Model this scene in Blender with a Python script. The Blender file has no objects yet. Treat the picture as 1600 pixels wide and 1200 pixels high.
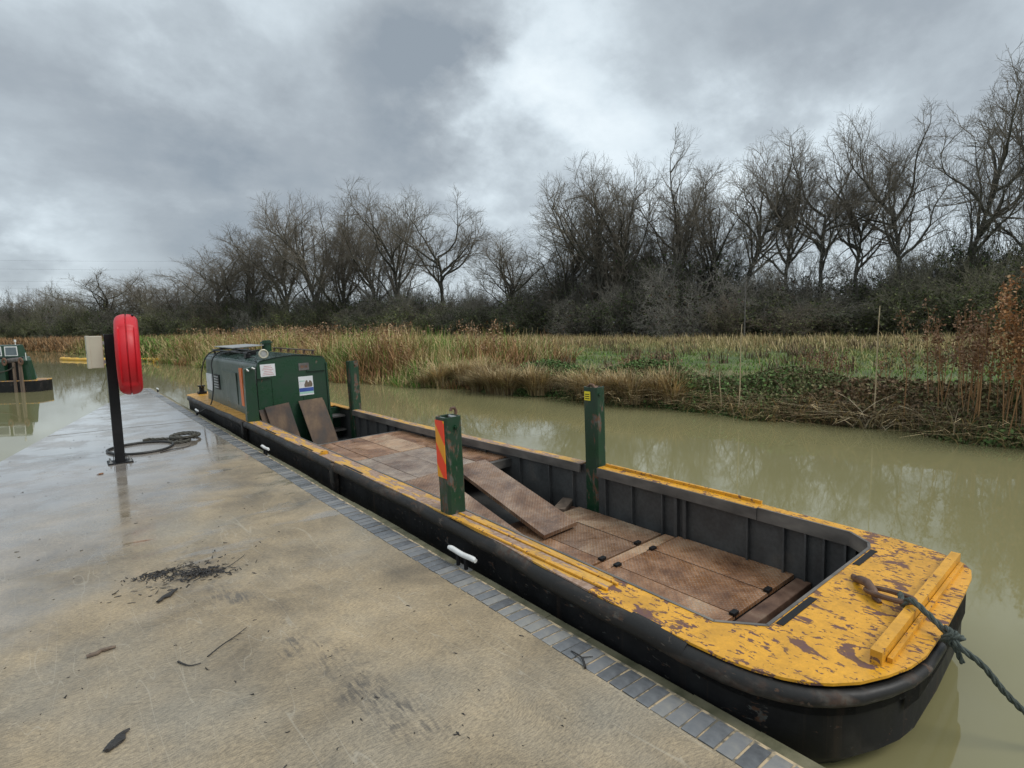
import bpy, bmesh, math, random
import numpy as np
from mathutils import Vector, Matrix
from mathutils.geometry import tessellate_polygon

random.seed(7)
rng = np.random.default_rng(11)
scene = bpy.context.scene
COL = scene.collection

# ------------------------------------------------------------------ camera
cam_data = bpy.data.cameras.new("camera")
cam = bpy.data.objects.new("camera", cam_data)
COL.objects.link(cam)
RIGHT = Vector((0.77757, -0.62853, -0.01816))
UP = Vector((0.07933, 0.06940, 0.99443))
FWD = Vector((0.62377, 0.77468, -0.10383))
cam.matrix_world = Matrix(((RIGHT.x, UP.x, -FWD.x, 0), (RIGHT.y, UP.y, -FWD.y, 0),
                           (RIGHT.z, UP.z, -FWD.z, 1.6), (0, 0, 0, 1)))
cam_data.sensor_width = 36
cam_data.lens = 36 * 875.75 / 1600
cam_data.clip_start = 0.05
cam_data.clip_end = 6000
scene.camera = cam

# ------------------------------------------------------------------ world, sun, exposure
SUN_EL, SUN_AZ = math.radians(48), math.radians(150)
world = bpy.data.worlds.new("World")
scene.world = world
world.use_nodes = True


def node(nt, kind, **kw):
    n = nt.nodes.new(kind)
    for k, v in kw.items():
        if k.startswith("i_"):
            key = k[2:]
            n.inputs[int(key) if key.isdigit() else key].default_value = v
        else:
            setattr(n, k, v)
    return n


def lk(nt, a, b):
    nt.links.new(a, b)


def math_n(nt, op, a, b=None, c=None, clamp=False):
    n = nt.nodes.new("ShaderNodeMath")
    n.operation = op
    n.use_clamp = clamp
    for i, v in enumerate((a, b, c)):
        if v is None:
            continue
        if isinstance(v, (int, float)):
            n.inputs[i].default_value = v
        else:
            nt.links.new(v, n.inputs[i])
    return n.outputs[0]


def smooth(nt, v, lo, hi, a=0.0, b=1.0):
    n = nt.nodes.new("ShaderNodeMapRange")
    n.interpolation_type = 'SMOOTHSTEP'
    n.inputs[1].default_value, n.inputs[2].default_value = lo, hi
    n.inputs[3].default_value, n.inputs[4].default_value = a, b
    nt.links.new(v, n.inputs[0])
    return n.outputs[0]


def mixc(nt, fac, a, b, mode='MIX'):
    n = nt.nodes.new("ShaderNodeMix")
    n.data_type = 'RGBA'
    n.blend_type = mode
    for sock, v in ((n.inputs[0], fac), (n.inputs[6], a), (n.inputs[7], b)):
        if isinstance(v, (int, float)):
            sock.default_value = v
        elif isinstance(v, (tuple, list)):
            sock.default_value = (*v, 1) if len(v) == 3 else v
        else:
            nt.links.new(v, sock)
    return n.outputs[2]


def build_world():
    nt = world.node_tree
    nt.nodes.clear()
    out = node(nt, "ShaderNodeOutputWorld")
    bg = node(nt, "ShaderNodeBackground")
    bg.inputs[1].default_value = 1.0
    lk(nt, bg.outputs[0], out.inputs[0])
    sky = node(nt, "ShaderNodeTexSky", sky_type='NISHITA', sun_disc=False)
    sky.sun_elevation, sky.sun_rotation = SUN_EL, SUN_AZ
    blue = mixc(nt, 1.0, sky.outputs[0], (0.1, 0.1, 0.1), 'MULTIPLY')
    tc = node(nt, "ShaderNodeTexCoord")
    d = tc.outputs["Generated"]
    sep = node(nt, "ShaderNodeSeparateXYZ")
    lk(nt, d, sep.inputs[0])
    zc = math_n(nt, 'MAXIMUM', sep.outputs[2], 0.0)
    den = math_n(nt, 'ADD', zc, 0.5)
    cmb = node(nt, "ShaderNodeCombineXYZ")
    lk(nt, math_n(nt, 'DIVIDE', sep.outputs[0], den), cmb.inputs[0])
    lk(nt, math_n(nt, 'DIVIDE', sep.outputs[1], den), cmb.inputs[1])
    n1 = node(nt, "ShaderNodeTexNoise", i_Scale=2.0, i_Detail=7.0, i_Roughness=0.55, i_Distortion=0.3)
    lk(nt, cmb.outputs[0], n1.inputs["Vector"])
    n2 = node(nt, "ShaderNodeTexNoise", i_Scale=5.0, i_Detail=7.0, i_Roughness=0.58)
    lk(nt, cmb.outputs[0], n2.inputs["Vector"])
    # direction stirred by noise, so that the cloud masses get torn edges
    sub = node(nt, "ShaderNodeVectorMath", operation='SUBTRACT')
    lk(nt, n2.outputs["Color"], sub.inputs[0])
    sub.inputs[1].default_value = (0.5, 0.5, 0.5)
    scl = node(nt, "ShaderNodeVectorMath", operation='SCALE')
    lk(nt, sub.outputs[0], scl.inputs[0])
    scl.inputs["Scale"].default_value = 0.30
    add = node(nt, "ShaderNodeVectorMath", operation='ADD')
    lk(nt, d, add.inputs[0])
    lk(nt, scl.outputs[0], add.inputs[1])
    total = math_n(nt, 'MULTIPLY_ADD', n1.outputs[0], 1.45, -0.245)
    total = math_n(nt, 'MULTIPLY_ADD', n2.outputs[0], 0.95, math_n(nt, 'ADD', total, -0.40))
    # thick (dark) and thin (bright) masses of the cloud deck
    blobs = [((0.05, 0.965, 0.25), 0.30, -0.42), ((0.27, 0.94, 0.22), 0.30, -0.40), ((0.42, 0.86, 0.30), 0.16, -0.34),
             ((0.44, 0.815, 0.385), 0.09, -0.34), ((0.51, 0.77, 0.385), 0.075, -0.3), ((0.55, 0.80, 0.22), 0.26, -0.22),
             ((0.80, 0.44, 0.41), 0.20, -0.34), ((0.90, 0.27, 0.36), 0.22, -0.28),
             ((0.60, 0.675, 0.43), 0.13, 0.42), ((0.22, 0.89, 0.40), 0.17, 0.36), ((0.70, 0.64, 0.33), 0.10, 0.20),
             ((0.87, 0.40, 0.26), 0.16, 0.16), ((0.02, 0.985, 0.135), 0.12, 0.24), ((0.0, 0.93, 0.42), 0.16, 0.22),
             ((0.03, 0.995, 0.08), 0.12, 0.12), ((0.80, 0.57, 0.14), 0.42, 0.14), ((0.35, 0.93, 0.08), 0.22, 0.16)]
    for c, r, w in blobs:
        dist = node(nt, "ShaderNodeVectorMath", operation='DISTANCE')
        lk(nt, add.outputs[0], dist.inputs[0])
        dist.inputs[1].default_value = c
        s = smooth(nt, dist.outputs["Value"], 0.0, r * 1.35, w * (0.82 if w < 0 else 1.0), 0.0)
        total = math_n(nt, 'ADD', total, s)
    # an overcast deck is thinner and brighter towards the zenith
    total = math_n(nt, 'ADD', total, smooth(nt, sep.outputs[2], 0.42, 0.8, 0.0, 0.28))
    ramp = node(nt, "ShaderNodeValToRGB")
    e = ramp.color_ramp.elements
    e[0].position, e[0].color = 0.0, (0.27, 0.315, 0.36, 1)
    e[1].position, e[1].color = 1.0, (0.88, 0.96, 1.0, 1)
    for pos, colr in ((0.22, (0.345, 0.39, 0.43, 1)), (0.45, (0.46, 0.52, 0.565, 1)), (0.68, (0.66, 0.745, 0.80, 1))):
        k = ramp.color_ramp.elements.new(pos)
        k.color = colr
    total = math_n(nt, 'MULTIPLY_ADD', total, 0.78, 0.10)
    lk(nt, total, ramp.inputs[0])
    lk(nt, mixc(nt, 0.94, blue, ramp.outputs[0]), bg.inputs[0])


build_world()

sun_data = bpy.data.lights.new("sun", 'SUN')
sun_data.energy = 1.5
sun_data.angle = math.radians(25)
sun_data.color = (1.0, 0.96, 0.9)
sun = bpy.data.objects.new("sun", sun_data)
COL.objects.link(sun)
sd = Vector((math.sin(SUN_AZ) * math.cos(SUN_EL), math.cos(SUN_AZ) * math.cos(SUN_EL), math.sin(SUN_EL)))
sun.rotation_euler = (-sd).to_track_quat('-Z', 'Y').to_euler()

scene.view_settings.view_transform = 'Standard'
scene.view_settings.look = 'None'
scene.view_settings.gamma = 1
scene.view_settings.exposure = 0.2
scene.view_settings.use_curve_mapping = False
scene.cycles.max_bounces = 5
scene.cycles.diffuse_bounces = 3
scene.cycles.glossy_bounces = 3
scene.cycles.transparent_max_bounces = 4
scene.cycles.use_denoising = True

WATER_Z = -0.19


# ------------------------------------------------------------------ helpers
def link(o, parent=None):
    COL.objects.link(o)
    if parent is not None:
        o.parent = parent
    return o


def empty(name, loc=(0, 0, 0), rot=(0, 0, 0)):
    o = bpy.data.objects.new(name, None)
    o.empty_display_size = 0.2
    COL.objects.link(o)
    o.location, o.rotation_euler = loc, rot
    return o


def tag(o, label=None, cat=None, group=None, kind=None):
    for k, v in (("label", label), ("category", cat), ("group", group), ("kind", kind)):
        if v:
            o[k] = v
    return o


def copy_tree(o, parent=None):
    c = o.copy()
    COL.objects.link(c)
    c.parent = parent
    for ch in o.children:
        copy_tree(ch, c)
    return c


class MB:
    """Collects shapes; build() links them as one mesh object."""

    def __init__(self):
        self.bm = bmesh.new()

    def box(self, x0, x1, y0, y1, z0, z1, m=None, bev=0.0):
        vs = [self.bm.verts.new(p) for p in ((x0, y0, z0), (x1, y0, z0), (x1, y1, z0), (x0, y1, z0),
                                             (x0, y0, z1), (x1, y0, z1), (x1, y1, z1), (x0, y1, z1))]
        fs = [self.bm.faces.new([vs[i] for i in q]) for q in
              ((0, 3, 2, 1), (4, 5, 6, 7), (0, 1, 5, 4), (1, 2, 6, 5), (2, 3, 7, 6), (3, 0, 4, 7))]
        if bev:
            es = list({e for f in fs for e in f.edges})
            r = bmesh.ops.bevel(self.bm, geom=es, offset=bev, segments=2, affect='EDGES', profile=0.5)
            vs = list({v for f in r['faces'] for v in f.verts} | {v for v in vs if v.is_valid})
        if m is not None:
            bmesh.ops.transform(self.bm, matrix=m, verts=vs)
        return self

    def hexa(self, pts):
        vs = [self.bm.verts.new(p) for p in pts]
        for q in ((0, 3, 2, 1), (4, 5, 6, 7), (0, 1, 5, 4), (1, 2, 6, 5), (2, 3, 7, 6), (3, 0, 4, 7)):
            self.bm.faces.new([vs[i] for i in q])
        return self

    def plate(self, a, b, c, d, t):
        """quad a b c d (top, counter-clockwise from above) with thickness t downward along its normal"""
        a, b, c, d = map(Vector, (a, b, c, d))
        n = (b - a).cross(d - a).normalized() * t
        return self.hexa([a - n, b - n, c - n, d - n, a, b, c, d])

    def prism(self, poly, z0, z1):
        n = len(poly)
        lo = [self.bm.verts.new((x, y, z0)) for x, y in poly]
        hi = [self.bm.verts.new((x, y, z1)) for x, y in poly]
        self.bm.faces.new(list(reversed(lo)))
        self.bm.faces.new(hi)
        for i in range(n):
            j = (i + 1) % n
            self.bm.faces.new((lo[i], lo[j], hi[j], hi[i]))
        return self

    def tube(self, pts, r, k=8, closed=False, caps=True):
        pts = [Vector(p) for p in pts]
        n = len(pts)
        rs = r if isinstance(r, (list, tuple)) else [r] * n
        rings, prev = [], None
        for i in range(n):
            if closed:
                t = pts[(i + 1) % n] - pts[i - 1]
            else:
                t = pts[min(i + 1, n - 1)] - pts[max(i - 1, 0)]
            t.normalize()
            if prev is None:
                u = t.orthogonal().normalized()
            else:
                u = (prev - t * prev.dot(t)).normalized()
            prev = u
            v = t.cross(u)
            rings.append([self.bm.verts.new(pts[i] + (u * math.cos(2 * math.pi * j / k) + v * math.sin(2 * math.pi * j / k)) * rs[i])
                          for j in range(k)])
        for i in range(n if closed else n - 1):
            a, b = rings[i], rings[(i + 1) % n]
            for j in range(k):
                self.bm.faces.new((a[j], a[(j + 1) % k], b[(j + 1) % k], b[j]))
        if caps and not closed:
            self.bm.faces.new(list(reversed(rings[0])))
            self.bm.faces.new(rings[-1])
        return self

    def cyl(self, p0, p1, r, k=16):
        return self.tube([p0, p1], r, k)

    def quad(self, a, b, c, d):
        self.bm.faces.new([self.bm.verts.new(p) for p in (a, b, c, d)])
        return self

    def build(self, name, material, parent=None, smooth_=False, bevel=0.0, seg=2):
        if bevel:
            bmesh.ops.bevel(self.bm, geom=[e for e in self.bm.edges if len(e.link_faces) == 2 and e.calc_face_angle(0) > 0.6],
                            offset=bevel, segments=seg, affect='EDGES', profile=0.5)
        bmesh.ops.recalc_face_normals(self.bm, faces=self.bm.faces)
        me = bpy.data.meshes.new(name)
        self.bm.to_mesh(me)
        self.bm.free()
        me.materials.append(material)
        if smooth_:
            for p in me.polygons:
                p.use_smooth = True
            try:
                me.set_sharp_from_angle(angle=math.radians(40))
            except Exception:
                pass
        return link(bpy.data.objects.new(name, me), parent)


def mesh_np(name, verts, faces, material, colors=None, smooth_=False, k=None):
    """faces: (n,3) or (n,4) array"""
    me = bpy.data.meshes.new(name)
    verts = np.asarray(verts, dtype=np.float32)
    faces = np.asarray(faces, dtype=np.int32)
    nf, kk = faces.shape
    me.vertices.add(len(verts))
    me.vertices.foreach_set("co", verts.ravel())
    me.loops.add(nf * kk)
    me.loops.foreach_set("vertex_index", faces.ravel())
    me.polygons.add(nf)
    me.polygons.foreach_set("loop_start", np.arange(nf, dtype=np.int32) * kk)
    me.polygons.foreach_set("loop_total", np.full(nf, kk, dtype=np.int32))
    if smooth_:
        me.polygons.foreach_set("use_smooth", np.ones(nf, dtype=bool))
    me.update(calc_edges=True)
    if colors is not None:
        at = me.color_attributes.new("col", 'FLOAT_COLOR', 'POINT')
        c = np.ones((len(verts), 4), dtype=np.float32)
        c[:, :3] = colors
        at.data.foreach_set("color", c.ravel())
    me.materials.append(material)
    return me


# ------------------------------------------------------------------ materials
def new_mat(name):
    m = bpy.data.materials.new(name)
    m.use_nodes = True
    nt = m.node_tree
    return m, nt, nt.nodes["Principled BSDF"]


def coords(nt, kind="Object", scale=(1, 1, 1), rot=(0, 0, 0)):
    tc = node(nt, "ShaderNodeTexCoord")
    mp = node(nt, "ShaderNodeMapping")
    mp.inputs["Scale"].default_value = scale
    mp.inputs["Rotation"].default_value = rot
    lk(nt, tc.outputs[kind], mp.inputs[0])
    return mp.outputs[0]


def noise(nt, vec, scale, detail=4, rough=0.55, dist=0.0):
    n = node(nt, "ShaderNodeTexNoise", i_Scale=scale, i_Detail=detail, i_Roughness=rough, i_Distortion=dist)
    lk(nt, vec, n.inputs["Vector"])
    return n.outputs[0]


def ramp(nt, v, stops):
    n = node(nt, "ShaderNodeValToRGB")
    el = n.color_ramp.elements
    el[0].position, el[0].color = stops[0][0], (*stops[0][1], 1)
    el[1].position, el[1].color = stops[-1][0], (*stops[-1][1], 1)
    for p, c in stops[1:-1]:
        e = el.new(p)
        e.color = (*c, 1)
    lk(nt, v, n.inputs[0])
    return n.outputs[0]


def bump(nt, bsdf, height, strength=0.3, dist=0.01):
    b = node(nt, "ShaderNodeBump")
    b.inputs["Strength"].default_value = strength
    b.inputs["Distance"].default_value = dist
    lk(nt, height, b.inputs["Height"])
    lk(nt, b.outputs[0], bsdf.inputs["Normal"])


def noisy(name, stops, scale=8, rough=(0.5, 0.8), bmp=0.2, bdist=0.004, metallic=0.0, stretch=(1, 1, 1), detail=6, spec=0.5,
          fine=0.0):
    m, nt, b = new_mat(name)
    v = coords(nt, "Object", stretch)
    n = noise(nt, v, scale, detail)
    c = ramp(nt, n, stops)
    if fine:
        n2 = noise(nt, v, scale * 9, 3)
        c = mixc(nt, fine, c, ramp(nt, n2, [(0.3, (0.25, 0.25, 0.25)), (0.7, (1, 1, 1))]), 'MULTIPLY')
    lk(nt, c, b.inputs["Base Color"])
    lk(nt, smooth(nt, n, 0.25, 0.75, rough[0], rough[1]), b.inputs["Roughness"])
    b.inputs["Metallic"].default_value = metallic
    b.inputs["Specular IOR Level"].default_value = spec
    if bmp:
        bump(nt, b, noise(nt, v, scale * 5, 4), bmp, bdist)
    return m


def attr_mat(name, rough=0.7, spec=0.25, trans=0.0, vary=0.25):
    m, nt, b = new_mat(name)
    a = node(nt, "ShaderNodeAttribute", attribute_name="col")
    oi = node(nt, "ShaderNodeObjectInfo")
    f = smooth(nt, oi.outputs["Random"], 0, 1, 1 - vary, 1 + vary)
    lk(nt, mixc(nt, 1.0, a.outputs[0], f, 'MULTIPLY'), b.inputs["Base Color"])
    b.inputs["Roughness"].default_value = rough
    b.inputs["Specular IOR Level"].default_value = spec
    return m


def concrete_mat():
    m, nt, b = new_mat("brushed concrete")
    tc = node(nt, "ShaderNodeTexCoord")
    P = tc.outputs["Object"]
    sep = node(nt, "ShaderNodeSeparateXYZ")
    lk(nt, P, sep.inputs[0])
    X, Y = sep.outputs[0], sep.outputs[1]
    big = noise(nt, P, 0.55, 5, 0.6)
    mid = noise(nt, P, 2.6, 6, 0.62)
    fine = noise(nt, P, 60, 3, 0.7)
    grit = noise(nt, P, 210, 2, 0.6)
    # broom strokes: short hair-like marks that follow a warped direction
    w = node(nt, "ShaderNodeTexNoise", i_Scale=2.2, i_Detail=2.0)
    lk(nt, P, w.inputs["Vector"])
    wv = node(nt, "ShaderNodeVectorMath", operation='SCALE')
    lk(nt, w.outputs["Color"], wv.inputs[0])
    wv.inputs["Scale"].default_value = 0.16
    wa = node(nt, "ShaderNodeVectorMath", operation='ADD')
    lk(nt, P, wa.inputs[0])
    lk(nt, wv.outputs[0], wa.inputs[1])
    layers = []
    for ang in (0.55, -0.35, 1.5):
        mp = node(nt, "ShaderNodeMapping")
        mp.inputs["Rotation"].default_value = (0, 0, ang)
        mp.inputs["Scale"].default_value = (38, 150, 1)
        lk(nt, wa.outputs[0], mp.inputs[0])
        layers.append(noise(nt, mp.outputs[0], 1.0, 2, 0.55))
    def fmix(f, a_, b_):
        mm = node(nt, "ShaderNodeMix")
        lk(nt, f, mm.inputs[0])
        lk(nt, a_, mm.inputs[2])
        lk(nt, b_, mm.inputs[3])
        return mm.outputs[0]
    strokes = fmix(smooth(nt, noise(nt, P, 2.4, 1), 0.47, 0.53), layers[0], layers[1])
    strokes = fmix(smooth(nt, noise(nt, P, 3.1, 1), 0.57, 0.62), strokes, layers[2])
    col = ramp(nt, mid, [(0.25, (0.215, 0.168, 0.106)), (0.5, (0.315, 0.245, 0.155)), (0.75, (0.41, 0.322, 0.208))])
    col = mixc(nt, smooth(nt, big, 0.4, 0.68, 0, 0.75), col, (0.265, 0.245, 0.205))
    col = mixc(nt, 0.42, col, ramp(nt, strokes, [(0.36, (0.42, 0.41, 0.40)), (0.49, (0.95, 0.95, 0.95)), (0.62, (1.45, 1.4, 1.3))]), 'MULTIPLY')
    col = mixc(nt, 0.5, col, ramp(nt, fine, [(0.3, (0.66, 0.66, 0.66)), (0.7, (1.2, 1.2, 1.2))]), 'MULTIPLY')
    col = mixc(nt, 0.3, col, ramp(nt, grit, [(0.36, (0.3, 0.3, 0.3)), (0.46, (1, 1, 1)), (0.66, (1.5, 1.5, 1.45))]), 'MULTIPLY')
    col = mixc(nt, 0.9, col, ramp(nt, noise(nt, P, 1.15, 6, 0.68, 0.6), [(0.32, (0.52, 0.52, 0.53)), (0.47, (0.86, 0.85, 0.83)), (0.58, (1.05, 1.03, 1.0)), (0.7, (1.22, 1.18, 1.1))]), 'MULTIPLY')
    # pale scratches
    mps = node(nt, "ShaderNodeMapping")
    mps.inputs["Rotation"].default_value = (0, 0, 0.5)
    mps.inputs["Scale"].default_value = (3.0, 0.35, 1)
    lk(nt, P, mps.inputs[0])
    scr = noise(nt, mps.outputs[0], 3.0, 1, 0.4, 0.6)
    scrm = smooth(nt, math_n(nt, 'ABSOLUTE', math_n(nt, 'SUBTRACT', scr, 0.5)), 0.0, 0.006, 0.3, 0.0)
    col = mixc(nt, scrm, col, (0.48, 0.43, 0.34))
    # scuffed black marks where a tyre or fender was dragged
    cx = math_n(nt, 'MULTIPLY_ADD', Y, -0.16, 1.27)
    cx = math_n(nt, 'MULTIPLY_ADD', noise(nt, P, 1.3, 2), 0.35, cx)
    dx = math_n(nt, 'ABSOLUTE', math_n(nt, 'SUBTRACT', X, math_n(nt, 'ADD', cx, -0.17)))
    band = smooth(nt, dx, 0.02, 0.19, 1, 0)
    band = math_n(nt, 'MULTIPLY', band, smooth(nt, Y, 3.5, 4.1, 1, 0))
    mp2 = node(nt, "ShaderNodeMapping")
    mp2.inputs["Scale"].default_value = (46, 8, 1)
    mp2.inputs["Rotation"].default_value = (0, 0, 0.15)
    lk(nt, P, mp2.inputs[0])
    scuff = smooth(nt, noise(nt, mp2.outputs[0], 1, 4, 0.65), 0.42, 0.58)
    scuff = math_n(nt, 'MULTIPLY', scuff, smooth(nt, noise(nt, P, 2.4, 4, 0.7), 0.44, 0.62))
    col = mixc(nt, math_n(nt, 'MULTIPLY', math_n(nt, 'MULTIPLY', band, scuff), 0.72), col, (0.035, 0.034, 0.036))
    # soot round the bark pile
    ds = node(nt, "ShaderNodeVectorMath", operation='DISTANCE')
    lk(nt, P, ds.inputs[0])
    ds.inputs[1].default_value = (0.56, 4.2, 0)
    soot = math_n(nt, 'MULTIPLY', smooth(nt, ds.outputs["Value"], 0.05, 0.55, 1, 0), smooth(nt, noise(nt, P, 9, 5, 0.7), 0.42, 0.68))
    col = mixc(nt, math_n(nt, 'MULTIPLY', soot, 0.6), col, (0.05, 0.048, 0.045))
    # rain film: the far end of the slab is wet, the near end damp with a few wet tongues
    wn = math_n(nt, 'MULTIPLY_ADD', noise(nt, P, 0.9, 4, 0.6), 4.4, -2.2)
    wl = math_n(nt, 'ADD', math_n(nt, 'MULTIPLY_ADD', X, -1.75, Y), wn)
    wet = smooth(nt, wl, 3.6, 5.8)
    mp3 = node(nt, "ShaderNodeMapping")
    mp3.inputs["Scale"].default_value = (0.8, 2.1, 1)
    mp3.inputs["Rotation"].default_value = (0, 0, -0.35)
    lk(nt, P, mp3.inputs[0])
    pud = smooth(nt, noise(nt, mp3.outputs[0], 1.1, 5, 0.6), 0.52, 0.60)
    pud = math_n(nt, 'MULTIPLY', pud, smooth(nt, Y, 3.2, 4.6))
    wet = math_n(nt, 'MAXIMUM', wet, pud)
    film = smooth(nt, noise(nt, P, 1.6, 5, 0.6), 0.38, 0.62)
    far_sheen = smooth(nt, wl, 3.8, 8.5, 0, 0.75)  # far concrete mixed to pale grey: its sky sheen put into the colour
    col = mixc(nt, far_sheen, col, mixc(nt, 1.0, ramp(nt, mid, [(0.3, (0.25, 0.235, 0.225)), (0.7, (0.37, 0.35, 0.335))]), ramp(nt, fine, [(0.3, (0.85, 0.85, 0.85)), (0.7, (1.1, 1.1, 1.1))]), 'MULTIPLY'))
    col = mixc(nt, math_n(nt, 'MULTIPLY', wet, 0.25), col, mixc(nt, 1.0, col, (0.7, 0.7, 0.71), 'MULTIPLY'))
    lk(nt, col, b.inputs["Base Color"])
    dry = smooth(nt, mid, 0.3, 0.7, 0.5, 0.68)
    wr = smooth(nt, film, 0, 1, 0.24, 0.06)
    mr = node(nt, "ShaderNodeMix")
    lk(nt, wet, mr.inputs[0])
    lk(nt, dry, mr.inputs[2])
    lk(nt, wr, mr.inputs[3])
    lk(nt, mr.outputs[0], b.inputs["Roughness"])
    lk(nt, math_n(nt, "MULTIPLY", wet, smooth(nt, film, 0, 1, 0.35, 1.0)), b.inputs["Coat Weight"])
    b.inputs["Coat Roughness"].default_value = 0.07
    b.inputs["Coat IOR"].default_value = 1.4
    b.inputs["Specular IOR Level"].default_value = 0.6
    h = math_n(nt, 'ADD', math_n(nt, 'MULTIPLY', strokes, 0.7), math_n(nt, 'MULTIPLY', fine, 0.5))
    h = math_n(nt, 'MULTIPLY', h, smooth(nt, wet, 0, 1, 1.0, 0.10))
    h = math_n(nt, 'ADD', h, math_n(nt, 'MULTIPLY', noise(nt, P, 7, 3), 0.5))
    bump(nt, b, h, 0.55, 0.004)
    return m


def water_mat():
    m, nt, b = new_mat("silty canal water")
    P = coords(nt, "Object")
    n = noise(nt, P, 0.35, 3)
    lk(nt, ramp(nt, n, [(0.3, (0.21, 0.193, 0.093)), (0.7, (0.24, 0.22, 0.11))]), b.inputs["Base Color"])
    b.inputs["Roughness"].default_value = 0.03
    b.inputs["IOR"].default_value = 1.46
    b.inputs["Specular IOR Level"].default_value = 0.5
    v2 = coords(nt, "Object", (1.0, 1.0, 1), (0, 0, 0.9))
    h = math_n(nt, 'ADD', math_n(nt, 'MULTIPLY', noise(nt, v2, 2.2, 2, 0.5), 1.0), math_n(nt, 'MULTIPLY', noise(nt, v2, 7.5, 2, 0.5), 0.22))
    bump(nt, b, h, 0.25, 0.0022)
    return m


def paint_chipped(name, base, primer, thresh=0.62, scale=16, stretch=(1, 1, 1), edge=0.02, rough=0.42, rot=(0, 0, 0), rust=(0.16, 0.08, 0.045), fleck=None, spec=0.5, tide=None):
    m, nt, b = new_mat(name)
    P = coords(nt, "Object")
    v = coords(nt, "Object", stretch, rot)
    wear = noise(nt, P, 2.3, 3)
    ch = noise(nt, v, scale, 6, 0.62, 0.4)
    ch = math_n(nt, 'ADD', ch, math_n(nt, 'MULTIPLY_ADD', wear, 0.34, -0.17))
    mask = smooth(nt, ch, thresh, thresh + edge)
    if fleck:
        fl = noise(nt, v, fleck[0], 6, 0.62, 0.6)
        fl = math_n(nt, 'ADD', fl, math_n(nt, 'MULTIPLY_ADD', noise(nt, P, 4.5, 4), 0.45, -0.225))
        mask = math_n(nt, 'MAXIMUM', mask, smooth(nt, fl, fleck[1], fleck[1] + 0.015))
    dirt = noise(nt, P, 5, 6, 0.65)
    c = mixc(nt, smooth(nt, dirt, 0.38, 0.68, 0, 0.6), base, tuple(x * 0.5 + 0.015 for x in base))
    c = mixc(nt, 0.5, c, ramp(nt, noise(nt, P, 55, 4, 0.7), [(0.3, (0.72, 0.7, 0.68)), (0.7, (1.2, 1.2, 1.2))]), 'MULTIPLY')
    p = mixc(nt, smooth(nt, noise(nt, P, 30, 3), 0.4, 0.6), primer, rust)
    c = mixc(nt, mask, c, p)
    if tide:
        sz = node(nt, 'ShaderNodeSeparateXYZ')
        lk(nt, P, sz.inputs[0])
        zz = math_n(nt, 'MULTIPLY_ADD', noise(nt, P, 6, 5, 0.7), 0.12, math_n(nt, 'ADD', sz.outputs[2], -0.06))
        c = mixc(nt, smooth(nt, zz, tide - 0.05, tide + 0.05, 0.6, 0.0), c, (0.075, 0.07, 0.055))
        st = coords(nt, 'Object', (14, 14, 0.5))
        c = mixc(nt, smooth(nt, noise(nt, st, 1.0, 4, 0.65), 0.56, 0.74, 0, 0.5), c, (0.06, 0.04, 0.028))
    lk(nt, c, b.inputs["Base Color"])
    b.inputs["Specular IOR Level"].default_value = spec
    r = node(nt, "ShaderNodeMix")
    lk(nt, mask, r.inputs[0])
    lk(nt, smooth(nt, dirt, 0.3, 0.7, rough - 0.12, rough + 0.12), r.inputs[2])
    r.inputs[3].default_value = 0.75
    lk(nt, r.outputs[0], b.inputs["Roughness"])
    h = math_n(nt, 'ADD', math_n(nt, 'MULTIPLY', mask, -1.0), math_n(nt, 'MULTIPLY', noise(nt, P, 40, 3), 0.35))
    bump(nt, b, h, 0.5, 0.002)
    return m


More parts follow.
